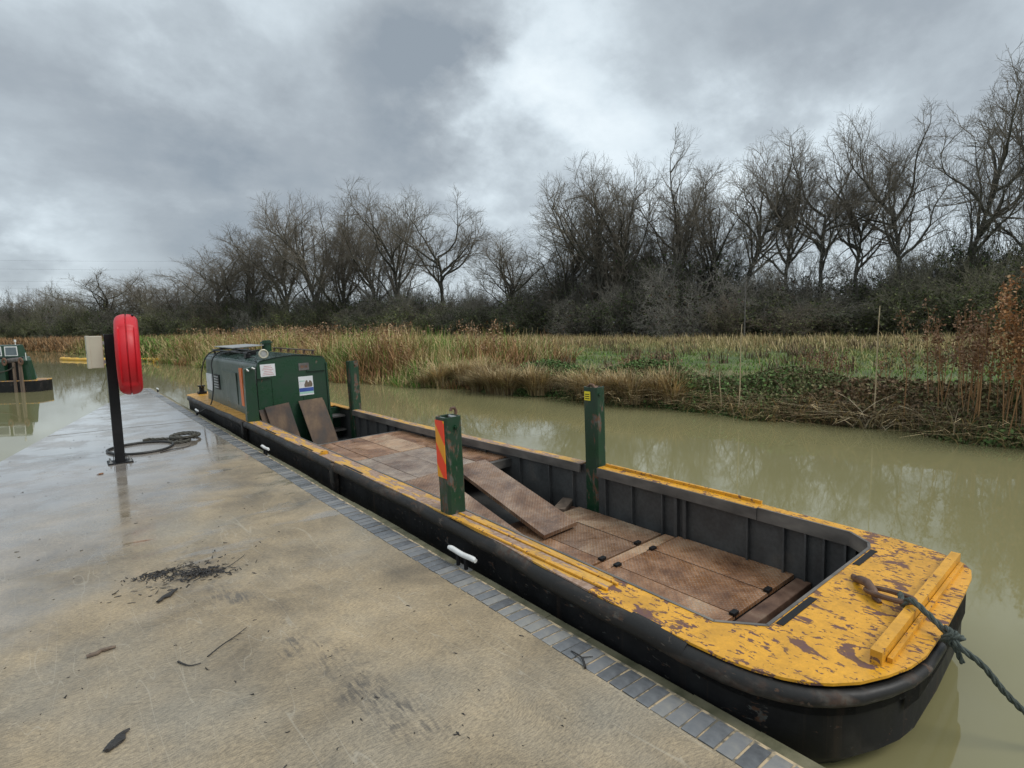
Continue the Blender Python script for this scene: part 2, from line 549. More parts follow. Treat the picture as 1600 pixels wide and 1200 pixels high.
def tread_plate_mat(name, stops, pitch=0.034):
    """rusty steel with raised lozenges in alternating directions"""
    m, nt, b = new_mat(name)
    tc = node(nt, "ShaderNodeTexCoord")
    P = tc.outputs["Object"]
    oi = node(nt, "ShaderNodeObjectInfo")
    off = node(nt, "ShaderNodeVectorMath", operation='ADD')
    lk(nt, P, off.inputs[0])
    cmb = node(nt, "ShaderNodeCombineXYZ")
    lk(nt, math_n(nt, 'MULTIPLY', oi.outputs["Random"], 40.0), cmb.inputs[0])
    lk(nt, cmb.outputs[0], off.inputs[1])
    W = off.outputs[0]
    sep = node(nt, "ShaderNodeSeparateXYZ")
    lk(nt, P, sep.inputs[0])
    k = math.pi / pitch
    a = math_n(nt, 'MULTIPLY', math_n(nt, 'ADD', sep.outputs[0], sep.outputs[1]), k)
    c = math_n(nt, 'MULTIPLY', math_n(nt, 'SUBTRACT', sep.outputs[0], sep.outputs[1]), k)
    sa, sc = math_n(nt, 'SINE', a), math_n(nt, 'SINE', c)
    loz1 = math_n(nt, 'MULTIPLY', math_n(nt, 'ABSOLUTE', sa), math_n(nt, 'POWER', math_n(nt, 'ABSOLUTE', sc), 6.0))
    loz2 = math_n(nt, 'MULTIPLY', math_n(nt, 'POWER', math_n(nt, 'ABSOLUTE', sa), 6.0), math_n(nt, 'ABSOLUTE', sc))
    par = math_n(nt, 'GREATER_THAN', math_n(nt, 'MULTIPLY', math_n(nt, 'SINE', math_n(nt, 'MULTIPLY', a, 0.5)), math_n(nt, 'SINE', math_n(nt, 'MULTIPLY', c, 0.5))), 0.0)
    mx = node(nt, "ShaderNodeMix")
    lk(nt, par, mx.inputs[0])
    lk(nt, loz1, mx.inputs[2])
    lk(nt, loz2, mx.inputs[3])
    loz = smooth(nt, mx.outputs[0], 0.25, 0.6)
    n1 = noise(nt, W, 2.3, 6, 0.66, 0.5)
    n2 = noise(nt, W, 26, 5, 0.7)
    col = ramp(nt, math_n(nt, 'ADD', n1, math_n(nt, 'MULTIPLY_ADD', oi.outputs["Random"], 0.16, -0.08)), stops)
    col = mixc(nt, 0.8, col, ramp(nt, n2, [(0.3, (0.6, 0.58, 0.56)), (0.7, (1.25, 1.2, 1.15))]), 'MULTIPLY')
    col = mixc(nt, math_n(nt, 'MULTIPLY', loz, smooth(nt, n1, 0.35, 0.7, 0.10, 0.55)), col, (0.46, 0.40, 0.34))
    lk(nt, col, b.inputs["Base Color"])
    lk(nt, smooth(nt, noise(nt, W, 5, 4), 0.38, 0.62, 0.2, 0.6), b.inputs["Roughness"])
    b.inputs["Metallic"].default_value = 0.0
    b.inputs["Specular IOR Level"].default_value = 0.6
    h = math_n(nt, 'ADD', loz, math_n(nt, 'MULTIPLY', n2, 0.4))
    bump(nt, b, h, 0.7, 0.003)
    return m


def stripes_mat():
    m, nt, b = new_mat("hazard stripe sheet")
    tc = node(nt, "ShaderNodeTexCoord")
    sep = node(nt, "ShaderNodeSeparateXYZ")
    lk(nt, tc.outputs["Object"], sep.inputs[0])
    u = math_n(nt, 'MULTIPLY_ADD', sep.outputs[2], 1.0, math_n(nt, 'MULTIPLY', sep.outputs[1], -1.3))
    s = math_n(nt, 'SINE', math_n(nt, 'MULTIPLY_ADD', u, 21.0, 0.9))
    f = smooth(nt, s, -0.25, 0.0)
    lk(nt, mixc(nt, f, (0.80, 0.33, 0.015), (0.88, 0.055, 0.012)), b.inputs["Base Color"])
    b.inputs["Roughness"].default_value = 0.35
    return m


def brick_mat():
    m, nt, b = new_mat("blue engineering brick")
    tc = node(nt, "ShaderNodeTexCoord")
    oi = node(nt, "ShaderNodeObjectInfo")
    n = noise(nt, tc.outputs["Object"], 22, 4)
    off = math_n(nt, 'MULTIPLY_ADD', oi.outputs["Random"], 0.5, math_n(nt, 'MULTIPLY', n, 0.5))
    lk(nt, ramp(nt, off, [(0.2, (0.10, 0.103, 0.108)), (0.42, (0.16, 0.166, 0.173)), (0.6, (0.20, 0.20, 0.20)), (0.8, (0.27, 0.26, 0.235))]), b.inputs["Base Color"])
    lk(nt, smooth(nt, oi.outputs["Random"], 0, 1, 0.22, 0.42), b.inputs["Roughness"])
    bump(nt, b, n, 0.25, 0.004)
    return m


MAT = dict(
    concrete=concrete_mat(),
    water=water_mat(),
    brick=brick_mat(),
    mortar=noisy("mortar", [(0.42, (0.15, 0.135, 0.10)), (0.56, (0.52, 0.40, 0.25))], 16, (0.7, 0.9), 0.4),
    coping=noisy("mossy coping", [(0.3, (0.075, 0.075, 0.04)), (0.55, (0.16, 0.145, 0.085)), (0.75, (0.21, 0.19, 0.13))], 7, (0.6, 0.85), 0.5, 0.006),
    wallside=noisy("quay wall", [(0.3, (0.05, 0.05, 0.035)), (0.7, (0.12, 0.11, 0.085))], 5, (0.6, 0.9), 0.5),
    yellow=paint_chipped("yellow deck paint", (0.74, 0.36, 0.022), (0.135, 0.066, 0.06), 0.575, 7, (1.0, 0.55, 1), rot=(0, 0, 0.9), rough=0.36, fleck=(42, 0.575)),
    yellow_worn=paint_chipped("worn yellow gunwale paint", (0.66, 0.36, 0.06), (0.36, 0.25, 0.19), 0.46, 9, (1.6, 0.35, 1), rough=0.5, rust=(0.27, 0.17, 0.115), edge=0.05),
    yellow_clean=paint_chipped("yellow bar paint", (0.72, 0.35, 0.025), (0.20, 0.11, 0.05), 0.60, 30, rough=0.38),
    blacking=paint_chipped("black hull blacking", (0.011, 0.011, 0.012), (0.07, 0.075, 0.07), 0.66, 9, (1, 0.5, 1.5), rough=0.55, rust=(0.075, 0.04, 0.025), spec=0.22, fleck=(30, .64), tide=-.36),
    strake=paint_chipped("scuffed rubbing strake", (0.020, 0.019, 0.018), (0.10, 0.085, 0.07), 0.50, 6, (1, 0.4, 1), rough=0.5, rust=(0.085, 0.05, 0.034), edge=0.22, spec=0.3, fleck=(34, .64)),
    green=paint_chipped("dark green boat paint", (0.010, 0.050, 0.022), (0.10, 0.105, 0.08), 0.69, 12, (1, 1, 0.55), rough=0.36, rust=(0.12, 0.055, 0.03)),
    green_worn=paint_chipped("scraped green post paint", (0.010, 0.046, 0.020), (0.095, 0.095, 0.08), 0.54, 8, (1, 1, 0.35), rough=0.42, rust=(0.13, 0.06, 0.032), edge=0.05),
    roof=noisy("wet green roof", [(0.3, (0.045, 0.095, 0.075)), (0.7, (0.12, 0.18, 0.155))], 3, (0.12, 0.3), 0.15),
    cabin_side=noisy("weathered green cabin side", [(0.3, (0.030, 0.062, 0.044)), (0.7, (0.075, 0.105, 0.085))], 3, (0.25, 0.45), 0.15, fine=0.3),
    hold=noisy("grey hold paint", [(0.3, (0.055, 0.056, 0.056)), (0.6, (0.085, 0.086, 0.084)), (0.8, (0.125, 0.11, 0.095))], 4, (0.45, 0.7), 0.25, fine=0.35),
    lip=noisy("scraped grey coaming", [(0.3, (0.055, 0.052, 0.048)), (0.55, (0.14, 0.125, 0.11)), (0.75, (0.23, 0.20, 0.165))], 6, (0.4, 0.65), 0.3, stretch=(1, 0.4, 1)),
    plate_red=tread_plate_mat("rusty tread plate", [(0.30, (0.10, 0.042, 0.018)), (0.42, (0.23, 0.112, 0.052)), (0.54, (0.35, 0.19, 0.10)), (0.68, (0.46, 0.31, 0.19))]),
    plate_dark=tread_plate_mat("dark tread plate", [(0.30, (0.085, 0.04, 0.02)), (0.43, (0.18, 0.098, 0.054)), (0.55, (0.27, 0.165, 0.10)), (0.68, (0.38, 0.27, 0.175))]),
    plate_grey=tread_plate_mat("grey tread plate", [(0.30, (0.16, 0.10, 0.07)), (0.5, (0.26, 0.19, 0.145)), (0.7, (0.40, 0.325, 0.255))]),
    rusty=noisy("rusty steel", [(0.3, (0.07, 0.035, 0.022)), (0.55, (0.16, 0.088, 0.055)), (0.75, (0.24, 0.16, 0.11))], 9, (0.5, 0.8), 0.5),
    board=noisy("stained plywood board", [(0.38, (0.03, 0.018, 0.012)), (0.48, (0.085, 0.05, 0.03)), (0.62, (0.17, 0.11, 0.065))], 3.6, (0.55, 0.8), 0.3, stretch=(1, 1, 0.45), fine=0.35),
    black=noisy("black metal", [(0.3, (0.006, 0.006, 0.006)), (0.7, (0.013, 0.013, 0.014))], 12, (0.4, 0.6), 0.1, spec=0.25),
    red=noisy("red moulded plastic", [(0.3, (0.50, 0.006, 0.014)), (0.7, (0.58, 0.009, 0.018))], 5, (0.38, 0.55), 0.12, 0.003),
    red_dark=noisy("shadow gap red", [(0.3, (0.16, 0.004, 0.008)), (0.7, (0.2, 0.005, 0.01))], 5, (0.5, 0.6), 0.0),
    cream=noisy("cream box plastic", [(0.3, (0.40, 0.375, 0.29)), (0.7, (0.47, 0.44, 0.345))], 4, (0.35, 0.5), 0.1),
    white=noisy("white paint", [(0.3, (0.66, 0.65, 0.62)), (0.7, (0.80, 0.80, 0.78))], 10, (0.35, 0.55), 0.1),
    orange=noisy("orange reflective tape", [(0.3, (0.72, 0.14, 0.02)), (0.7, (0.84, 0.19, 0.035))], 14, (0.35, 0.5), 0.1),
    hazard=stripes_mat(),
    sticker=noisy("yellow sticker", [(0.3, (0.80, 0.66, 0.03)), (0.7, (0.86, 0.72, 0.04))], 5, (0.4, 0.5), 0.0),
    paper=noisy("weathered white sheet", [(0.3, (0.62, 0.63, 0.64)), (0.7, (0.78, 0.79, 0.80))], 6, (0.35, 0.5), 0.0),
    blue=noisy("blue print", [(0.3, (0.03, 0.07, 0.28)), (0.7, (0.05, 0.10, 0.36))], 6, (0.35, 0.5), 0.0),
    mint=noisy("pale green print", [(0.3, (0.32, 0.55, 0.45)), (0.7, (0.42, 0.64, 0.55))], 6, (0.35, 0.5), 0.0),
    print_dark=noisy("dark print", [(0.3, (0.06, 0.05, 0.04)), (0.7, (0.25, 0.19, 0.14))], 60, (0.4, 0.5), 0.0),
    print_red=noisy("red print", [(0.3, (0.5, 0.16, 0.16)), (0.7, (0.6, 0.3, 0.3))], 40, (0.4, 0.5), 0.0),
    grey_plate=noisy("faded grey plate", [(0.3, (0.08, 0.07, 0.07)), (0.7, (0.17, 0.15, 0.14))], 14, (0.4, 0.6), 0.1),
    chrome=noisy("dull galvanised steel", [(0.3, (0.32, 0.32, 0.31)), (0.7, (0.5, 0.5, 0.48))], 20, (0.3, 0.5), 0.1, metallic=0.6),
    glass=noisy("dull lamp glass", [(0.3, (0.40, 0.38, 0.28)), (0.7, (0.55, 0.52, 0.40))], 10, (0.1, 0.25), 0.0),
    pane=noisy("dark window glass", [(0.3, (0.10, 0.13, 0.14)), (0.7, (0.16, 0.19, 0.20))], 3, (0.04, 0.1), 0.0),
    rope=noisy("grey green rope", [(0.3, (0.038, 0.048, 0.042)), (0.7, (0.095, 0.115, 0.10))], 70, (0.75, 0.9), 0.8, 0.004),
    rope_brown=noisy("muddy rope", [(0.3, (0.035, 0.033, 0.026)), (0.7, (0.10, 0.095, 0.075))], 60, (0.6, 0.85), 0.8, 0.004),
    rope_dark=noisy("black cable", [(0.3, (0.012, 0.012, 0.012)), (0.7, (0.03, 0.03, 0.028))], 40, (0.4, 0.6), 0.2),
    timber=noisy("weathered timber", [(0.3, (0.085, 0.06, 0.045)), (0.7, (0.20, 0.145, 0.105))], 5, (0.6, 0.85), 0.5, stretch=(3, 3, 0.3)),
    bark=noisy("wet bark", [(0.3, (0.010, 0.009, 0.008)), (0.7, (0.04, 0.034, 0.03))], 40, (0.3, 0.6), 0.6),
    deadleaf=noisy("brown leaf", [(0.3, (0.16, 0.06, 0.02)), (0.7, (0.28, 0.12, 0.045))], 40, (0.5, 0.7), 0.3),
    soil=noisy("field soil and turf", [(0.3, (0.05, 0.065, 0.02)), (0.5, (0.075, 0.11, 0.028)), (0.72, (0.15, 0.145, 0.06))], 0.8, (0.8, 0.95), 0.6, 0.05),
    treebark=noisy("winter tree bark", [(0.3, (0.05, 0.046, 0.036)), (0.7, (0.10, 0.093, 0.075))], 3, (0.75, 0.95), 0.4, 0.03),
    twig=noisy("winter twigs", [(0.3, (0.15, 0.128, 0.098)), (0.7, (0.22, 0.19, 0.15))], 2, (0.8, 0.95), 0.0),
    boom=noisy("yellow boom fabric", [(0.3, (0.62, 0.33, 0.02)), (0.7, (0.78, 0.45, 0.04))], 2, (0.4, 0.6), 0.2),
    veg=attr_mat("plant tissue"),
)


# ------------------------------------------------------------------ setting: water
# ------------------------------------------------------------------ setting: far bank and fields
BANK = np.array([(9.7, -60), (10.1, -25), (10.2, -8), (10.14, 1.47), (10.32, 3.06), (9.99, 4.96), (9.67, 7.61), (9.40, 9.6), (8.88, 13.38),
                 (7.61, 17.55), (6.5, 25), (4.78, 37.8), (3.69, 47.06), (0.37, 70.5), (-5.2, 85.9), (-16, 97), (-40, 106), (-100, 118),
                 (-260, 135)], float)
_seg = np.hypot(*np.diff(BANK, axis=0).T)
_cum = np.concatenate([[0], np.cumsum(_seg)])
S0 = _cum[3]                      # arc length where the bank leaves the right edge of the view
OUT = np.array([(1, -.1), (1, -.05), (1, 0), (1, .05), (1, .05), (1, .1), (1, .1), (1, .12), (.98, .2), (.95, .3), (.93, .36), (.9, .43), (.87, .5),
                (.8, .6), (.6, .8), (.3, .95), (.15, 1), (.1, 1), (.1, 1)], float)
OUT /= np.hypot(OUT[:, 0], OUT[:, 1])[:, None]
_DZ = ((-1.2, -0.75), (-0.25, -0.32), (0, -0.195), (0.25, -0.06), (0.7, 0.04), (1.4, 0.12), (3, 0.19), (8, 0.22), (20, 0.24), (45, 0.30), (100, 0.5),
       (250, 0.9), (700, 2), (1600, 3))
_dd, _dzv = np.array([a for a, _ in _DZ]), np.array([b for _, b in _DZ])


def lump(x, y):
    return (np.sin(x * 1.7 + y * 0.9) * 0.5 + np.sin(x * 0.53 - y * 1.31 + 1.0) * 0.6 + np.sin(x * 3.1 + y * 2.7 + 2) * 0.25)


def bank_pt(s, d):
    """point d metres behind the waterline, s metres along it"""
    s, d = np.asarray(s, float), np.asarray(d, float)
    x, y = np.interp(s, _cum, BANK[:, 0]), np.interp(s, _cum, BANK[:, 1])
    wig = 0.16 * np.sin(s * 1.9) + 0.1 * np.sin(s * 4.3 + 1)
    x, y = x + wig * np.exp(-d / 3), y
    ox, oy = np.interp(s, _cum, OUT[:, 0]), np.interp(s, _cum, OUT[:, 1])
    x, y = x + ox * d, y + oy * d
    z = np.interp(d, _dd, _dzv)
    z = z + lump(x, y) * 0.045 * np.clip(d / 1.5, 0, 1)
    return np.stack([x, y, z], -1)


ss = np.unique(np.concatenate([np.linspace(0, S0 - 6, 10), np.arange(S0 - 6, S0 + 45, 0.35), np.arange(S0 + 45, S0 + 120, 1.5), np.linspace(S0 + 120, _cum[-1], 16)]))
ds = np.array([-1.2, -.25, 0, .12, .25, .45, .7, 1.0, 1.4, 2, 3, 4.5, 6, 8, 11, 15, 20, 27, 35, 45, 60, 100, 250, 700, 1600])
SG, DG = np.meshgrid(ss, ds, indexing='ij')
V = bank_pt(SG.ravel(), DG.ravel())
ns, nd = len(ss), len(ds)
i, j = np.meshgrid(np.arange(ns - 1), np.arange(nd - 1), indexing='ij')
a = (i * nd + j).ravel()
F = np.stack([a, a + 1, a + nd + 1, a + nd], -1)
F = F[:, ::-1]
me = mesh_np("ground", V, F, MAT["soil"], smooth_=True)
tag(link(bpy.data.objects.new("ground", me)), "grassy far bank and field behind the canal", None, None, "structure")

# ------------------------------------------------------------------ setting: quay
BRICK_X0, BRICK_X1, EDGE_X = 1.80, 1.972, 2.03


def left_edge(y):
    return -2.94 + 0.2367 * y


dock = empty("dock")
tag(dock, "wet brushed concrete landing with a blue brick edge", None, None, "structure")
mb = MB()
mb.prism([(left_edge(-8) + .03, -8), (EDGE_X - .035, -8), (EDGE_X - .035, 19.14), (left_edge(19.14) + .03, 19.14)], -1.2, -0.055)
mb.build("quay_wall", MAT["wallside"], dock)
mb = MB()
mb.box(left_edge(11.33) + .01, BRICK_X0 - .008, 11.326, 11.374, -.05, -.004)
mb.build("joint_seal", MAT["wallside"], dock)
for y0, y1 in ((-8, 11.325), (11.375, 16.19), (16.21, 19.15)):
    mb = MB()
    inset = 0.0
    n = max(2, int((y1 - y0) / 1.5))
    mb.prism([(left_edge(y0), y0), (BRICK_X0 - .006, y0), (BRICK_X0 - .006, y1), (left_edge(y1), y1)], -0.05, 0.0)
    mb.build("slab", MAT["concrete"], dock, bevel=0.004)
mb = MB()
mb.box(BRICK_X0 - .004, BRICK_X1 - .004, -2, 19.14, -0.05, -0.0045)
mb.build("mortar_bed", MAT["mortar"], dock)
mb = MB()
yy = np.arange(-2, 19.15, 0.3)
for k in range(len(yy) - 1):
    mb.box(BRICK_X1 - .002, EDGE_X + 0.006 * math.sin(yy[k] * 2.1), yy[k], yy[k + 1], -0.054, -0.014 + 0.003 * math.sin(yy[k] * 3.3))
mb.build("coping_ledge", MAT["coping"], dock)
# edge bricks, set on edge as headers with a rounded nose
bm = bmesh.new()
prof = [(0, -.045), (0, -.001), (.004, 0), (.128, 0), (.150, -.003), (.164, -.010), (.170, -.022), (.170, -.045)]
lo = [bm.verts.new((x, -.0322, z)) for x, z in prof]
hi = [bm.verts.new((x, .0322, z)) for x, z in prof]
bm.faces.new(lo)
bm.faces.new(list(reversed(hi)))
for q in range(len(prof)):
    r = (q + 1) % len(prof)
    bm.faces.new((lo[r], lo[q], hi[q], hi[r]))
bmesh.ops.recalc_face_normals(bm, faces=bm.faces)
brick_me = bpy.data.meshes.new("brick")
bm.to_mesh(brick_me)
bm.free()
brick_me.materials.append(MAT["brick"])
y = 0.12
while y < 19.05:
    o = bpy.data.objects.new("brick", brick_me)
    COL.objects.link(o)
    o.parent = dock
    o.location = (BRICK_X0 + random.uniform(-.002, .003), y, random.uniform(-.0008, .0035))
    o.rotation_euler = (random.uniform(-.015, .015), random.uniform(-.004, .004), random.uniform(-.03, .03))
    y += 0.0752

# ------------------------------------------------------------------ work barge
barge = empty("work_barge", (3.0, 0, 0.24), (0, -0.030, 0))
tag(barge, "long flat work barge with yellow decks, rusty tread plates and green cabin", "barge")
OUTL = [(-.90, 14.0), (-.885, 12.5), (-.87, 11), (-.85, 9.3), (-.848, 7.5), (-.85, 5.5), (-.855, 4.2), (-.865, 3.4), (-.895, 2.75), (-.925, 2.3), (-.945, 1.85), (-.955, 1.55),
        (-.96, 1.33), (-.955, 1.16), (-.935, 1.05), (-.90, .95), (-.855, .87), (-.80, .81), (-.715, .745), (-.595, .69), (-.47, .65), (-.345, .632),
        (0, .64), (.35, .662), (.58, .682), (.68, .705), (.75, .75), (.80, .82), (.845, .945), (.872, 1.1), (.888, 1.4), (.905, 1.8), (.925, 2.3), (.93, 2.8),
        (.93, 3.45), (.925, 3.9), (.89, 4.7), (.84, 5.6), (.80, 7.0), (.79, 8.7), (.80, 11), (.80, 13.3), (.74, 13.9), (.55, 14.2), (.2, 14.3), (-.4, 14.28), (-.75, 14.18), (-.86, 14.1)]


def inset(poly, d):
    n = len(poly)
    out = []
    for q in range(n):
        p0, p1, p2 = Vector(poly[q - 1]), Vector(poly[q]), Vector(poly[(q + 1) % n])
        t = (p2 - p0).normalized()
        nrm = Vector((-t.y, t.x))      # outline runs counter-clockwise seen from above: left is inward
        out.append(p1 + nrm * d)
    return [(v.x, v.y) for v in out]


def sub_outline(side, y0, y1):
    """points of one side of the outline between two stations, ordered by y"""
    pts = sorted([p for p in OUTL if (p[0] < 0) == (side < 0) and 1.3 < p[1] < 13.9], key=lambda p: p[1])
    ys, xs = [p[1] for p in pts], [p[0] for p in pts]
    st = [y0] + [v for v in ys if y0 < v < y1] + [y1]
    return [(float(np.interp(v, ys, xs)), v) for v in st]


# hull shell
shell = inset(OUTL, .03)
mb = MB()
rings = []
for z in (-.012, -.16, -.34, -.43, -.8):
    ring = []
    for (x, yv) in shell:
        k = max(0.0, -z - .34) / .46
        fb = min(1, max(0, (1.35 - yv) / .65))
        fs = min(1, max(0, (yv - 13.3) / .8))
        ring.append(mb.bm.verts.new((x * (1 - .10 * k * (fb + fs)), yv + k * .45 * fb - k * .45 * fs, z)))
    rings.append(ring)
n = len(shell)
for q in range(len(rings) - 1):
    for r in range(n):
        mb.bm.faces.new((rings[q][r], rings[q][(r + 1) % n], rings[q + 1][(r + 1) % n], rings[q + 1][r]))
mb.bm.faces.new(rings[-1])
mb.build("hull", MAT["blacking"], barge, smooth_=True)
# bow skirt plates and chine band over the shell
mb = MB()
for q in range(12, 26):
    a, b = Vector((*inset(OUTL, .018)[q], 0)), Vector((*inset(OUTL, .018)[q + 1], 0))
    mb.quad(a + Vector((0, 0, -.02)), b + Vector((0, 0, -.02)), b + Vector((0, 0, -.15 - .05 * (q > 19))), a + Vector((0, 0, -.15 - .05 * (q > 19))))
bmesh.ops.solidify(mb.bm, geom=mb.bm.faces[:], thickness=.008)
mb.build("bow_plate", MAT["blacking"], barge)
# rubbing strake in three lengths
near = [p for p in OUTL if p[0] < 0]
strake_line = list(reversed([p for p in OUTL[:21]]))      # bow corner to stern along the near side


def strake(y0, y1, bow=False):
    pts = [p for p in OUTL[:20] if y0 <= p[1] <= y1]
    if not bow:
        pts = sub_outline(-1, y0, y1)
    dense = []
    for q in range(len(pts) - 1):
        for t in np.linspace(0, 1, 5)[:-1]:
            dense.append(Vector(pts[q]).lerp(Vector(pts[q + 1]), t))
    dense.append(Vector(pts[-1]))
    mb = MB()
    line = [Vector((p.x + .002, p.y, -.06 + .004 * math.sin(p.y * 5.1) - .003 * math.sin(p.y * 11))) for p in dense]
    rad = [.045 * (1 + .035 * math.sin(p.y * 3.7 + 1) + .02 * math.sin(p.y * 9.1)) for p in dense]
    if bow:
        rad[-1], rad[-2], rad[-3], rad[-4] = .028, .034, .04, .046
    mb.tube(line, rad, 12)
    for v in mb.bm.verts:
        v.co.z = -.06 + (v.co.z + .06) * 1.2
    mb.build("rubbing_strake", MAT["strake"], barge, smooth_=True)


strake(9.36, 13.8)
strake(5.72, 9.24)
strake(1.34, 5.60)
mb = MB()
line = []
for q in range(12, 22):
    for t in np.linspace(0, 1, 4)[:-1]:
        p = Vector(OUTL[q]).lerp(Vector(OUTL[q + 1]), t)
        line.append(Vector((p.x + .002, p.y + .002, -.062)))
line = [Vector((-.958, 1.345, -.061))] + line
mb.tube(line, [.046] * 4 + list(np.linspace(.046, .022, len(line) - 4)), 12)
mb.build("rubbing_strake", MAT["strake"], barge, smooth_=True)
for yv in (9.30, 5.66):
    mb = MB()
    mb.box(-.90, -.83, yv - .045, yv + .045, -.36, -.015, bev=.012)
    mb.build("strake_lug", MAT["strake"], barge)

# decks
T = -.012
fore_out = [p for p in OUTL if p[1] <= 1.9]
fore_near = sub_outline(-1, 1.85, 1.95)[-1]
fore_far = sub_outline(1, 1.85, 1.95)[-1]
fore = [fore_near] + [p for p in OUTL[10:32]] + [fore_far] + [(.82, 1.95), (.80, 1.33), (.70, 1.19), (.62, 1.16), (-.60, 1.16), (-.744, 1.347), (-.735, 1.95)]
mb = MB()
mb.prism(fore, T, 0.0)
mb.build("fore_deck", MAT["yellow"], barge)
no = sub_outline(-1, 1.955, 9.15)
mb = MB()
mb.prism(no[::-1] + [(-.735, 1.955), (-.72, 3.0), (-.70, 4.0), (-.69, 9.15)], T, 0.0)
mb.build("side_deck", MAT["yellow_worn"], barge)
for y0, y1, mt in ((1.955, 3.50, "yellow"), (3.72, 8.78, "yellow_worn")):
    fo = sub_outline(1, y0, y1)
    mb = MB()
    mb.prism(fo + [(x - .105, yv) for x, yv in fo[::-1]], T, 0.0)
    mb.build("side_deck", MAT[mt], barge)
mb = MB()
st = sub_outline(1, 9.0, 13.3)
mb.prism([(-.69, 9.155), (.46, 9.155), (.46, 9.6), (.69, 9.6), (.69, 8.98)] + st + OUTL[42:] + OUTL[:1] + sub_outline(-1, 9.155, 13.7)[::-1], T, 0.0)
mb.build("stern_deck", MAT["yellow_clean"], barge)
# coaming lips round the hold
mb = MB()
for lp in ([(x - .105, yv) for x, yv in sub_outline(1, 1.95, 3.50)], [(x - .105, yv) for x, yv in sub_outline(1, 3.72, 8.78)]):
    for q in range(len(lp) - 1):
        (xa, ya), (xb, yb) = lp[q], lp[q + 1]
        mb.hexa([(xa - .012, ya, -.085), (xa + .004, ya, -.085), (xb + .004, yb, -.085), (xb - .012, yb, -.085),
                 (xa - .012, ya, -.002), (xa + .004, ya, -.002), (xb + .004, yb, -.002), (xb - .012, yb, -.002)])
mb.build("coaming", MAT["lip"], barge)
mb = MB()
lp = [(.82, 1.95), (.80, 1.33), (.70, 1.19), (.62, 1.16), (-.60, 1.16), (-.744, 1.347), (-.735, 1.95), (-.72, 3.0), (-.70, 4.0), (-.69, 9.15)]
for q in range(len(lp) - 1):
    a, b = Vector((*lp[q], 0)), Vector((*lp[q + 1], 0))
    t = (b - a).normalized()
    nn = Vector((t.y, -t.x, 0)) * -.016
    nn = nn if (a + nn - Vector((0, 4, 0))).length < (a - nn - Vector((0, 4, 0))).length else -nn
    lo_ = Vector((0, 0, -.09))
    hi_ = Vector((0, 0, .004))
    mb.hexa([a + lo_, b + lo_, b + nn + lo_, a + nn + lo_, a + hi_, b + hi_, b + nn + hi_, a + nn + hi_])
mb.build("coaming", MAT["lip"], barge)
# hold walls
mb = MB()
wall = sub_outline(1, 1.31, 9.6)
for q in range(len(wall) - 1):
    (xa, ya), (xb, yb) = wall[q], wall[q + 1]
    mb.hexa([(xa - .062, ya, -.6), (xa - .05, ya, -.6), (xb - .05, yb, -.6), (xb - .062, yb, -.6),
             (xa - .062, ya, -.013), (xa - .05, ya, -.013), (xb - .05, yb, -.013), (xb - .062, yb, -.013)])
mb.build("hold_wall", MAT["hold"], barge)
mb = MB()
wall = sub_outline(-1, 1.31, 9.6)
for q in range(len(wall) - 1):
    (xa, ya), (xb, yb) = wall[q], wall[q + 1]
    mb.hexa([(xa + .05, ya, -.6), (xa + .062, ya, -.6), (xb + .062, yb, -.6), (xb + .05, yb, -.6),
             (xa + .05, ya, -.013), (xa + .062, ya, -.013), (xb + .062, yb, -.013), (xb + .05, yb, -.013)])
mb.build("hold_wall", MAT["hold"], barge)
mb = MB()
mb.box(-.88, .82, 1.12, 1.15, -.6, -.013)
mb.build("bulkhead", MAT["hold"], barge)
for yv in (1.36, 1.49, 1.61, 1.76, 2.03, 2.57, 2.655, 2.79, 3.11, 3.42, 3.84, 4.17, 4.62, 5.2, 5.9, 6.6, 7.35, 7.6, 7.95, 8.3, 8.6):
    x = float(np.interp(yv, [p[1] for p in sub_outline(1, 1.31, 9.6)], [p[0] for p in sub_outline(1, 1.31, 9.6)])) - .063
    mb = MB()
    wdt = .03 if yv in (2.57, 2.655) else .014
    mb.box(x - .035, x, yv - wdt / 2, yv + wdt / 2, -.58, -.016)
    mb.build("rib", MAT["hold"], barge)
# floor and tread plates
mb = MB()
mb.box(-.80, .74, 1.16, 9.5, -.62, -.52)
mb.build("hold_floor", MAT["hold"], barge)
colx = [-.80, -.355, .07, .485, .852]


def floor_plate(x0, x1, y0, y1, z, m, tilt=0.0, name="floor_plate"):
    mb = MB()
    g = .005
    mb.box(x0 + g, x1 - g, y0 + g, y1 - g, z - .03 + random.uniform(-.004, .0), z + random.uniform(-.003, .004), bev=.003)
    o = mb.build(name, MAT[m], barge)
    return o


for q in range(4):
    x1 = colx[q + 1]
    floor_plate(colx[q], x1, 1.69, 2.64, -.42, ("plate_grey", "plate_red", "plate_red", "plate_red")[q])
    floor_plate(colx[q], x1 - (.06 if q == 3 else 0), 2.76, 3.72, -.42, ("plate_red", "plate_red", "plate_dark", "plate_dark")[q])
for y0, y1, z, mt in ((2.65, 2.75, -.425, "plate_red"), (1.57, 1.67, -.43, "rusty"), (1.36, 1.45, -.44, "rusty"), (1.20, 1.27, -.47, "hold"), (3.74, 3.9, -.45, "rusty")):
    mb = MB()
    mb.box(-.80, .82, y0, y1, z - .07, z, bev=.006)
    mb.build("cross_beam", MAT[mt], barge)
for x, yv in ((.07, 1.705), (.49, 1.705), (.07, 2.775), (.49, 2.775), (.07, 2.625), (.49, 2.625)):
    mb = MB()
    mb.box(x - .03, x + .03, yv - .018, yv + .018, -.425, -.402, bev=.004)
    mb.build("hinge", MAT["black"], barge)
cols2 = [-.80, -.31, .085, .46]
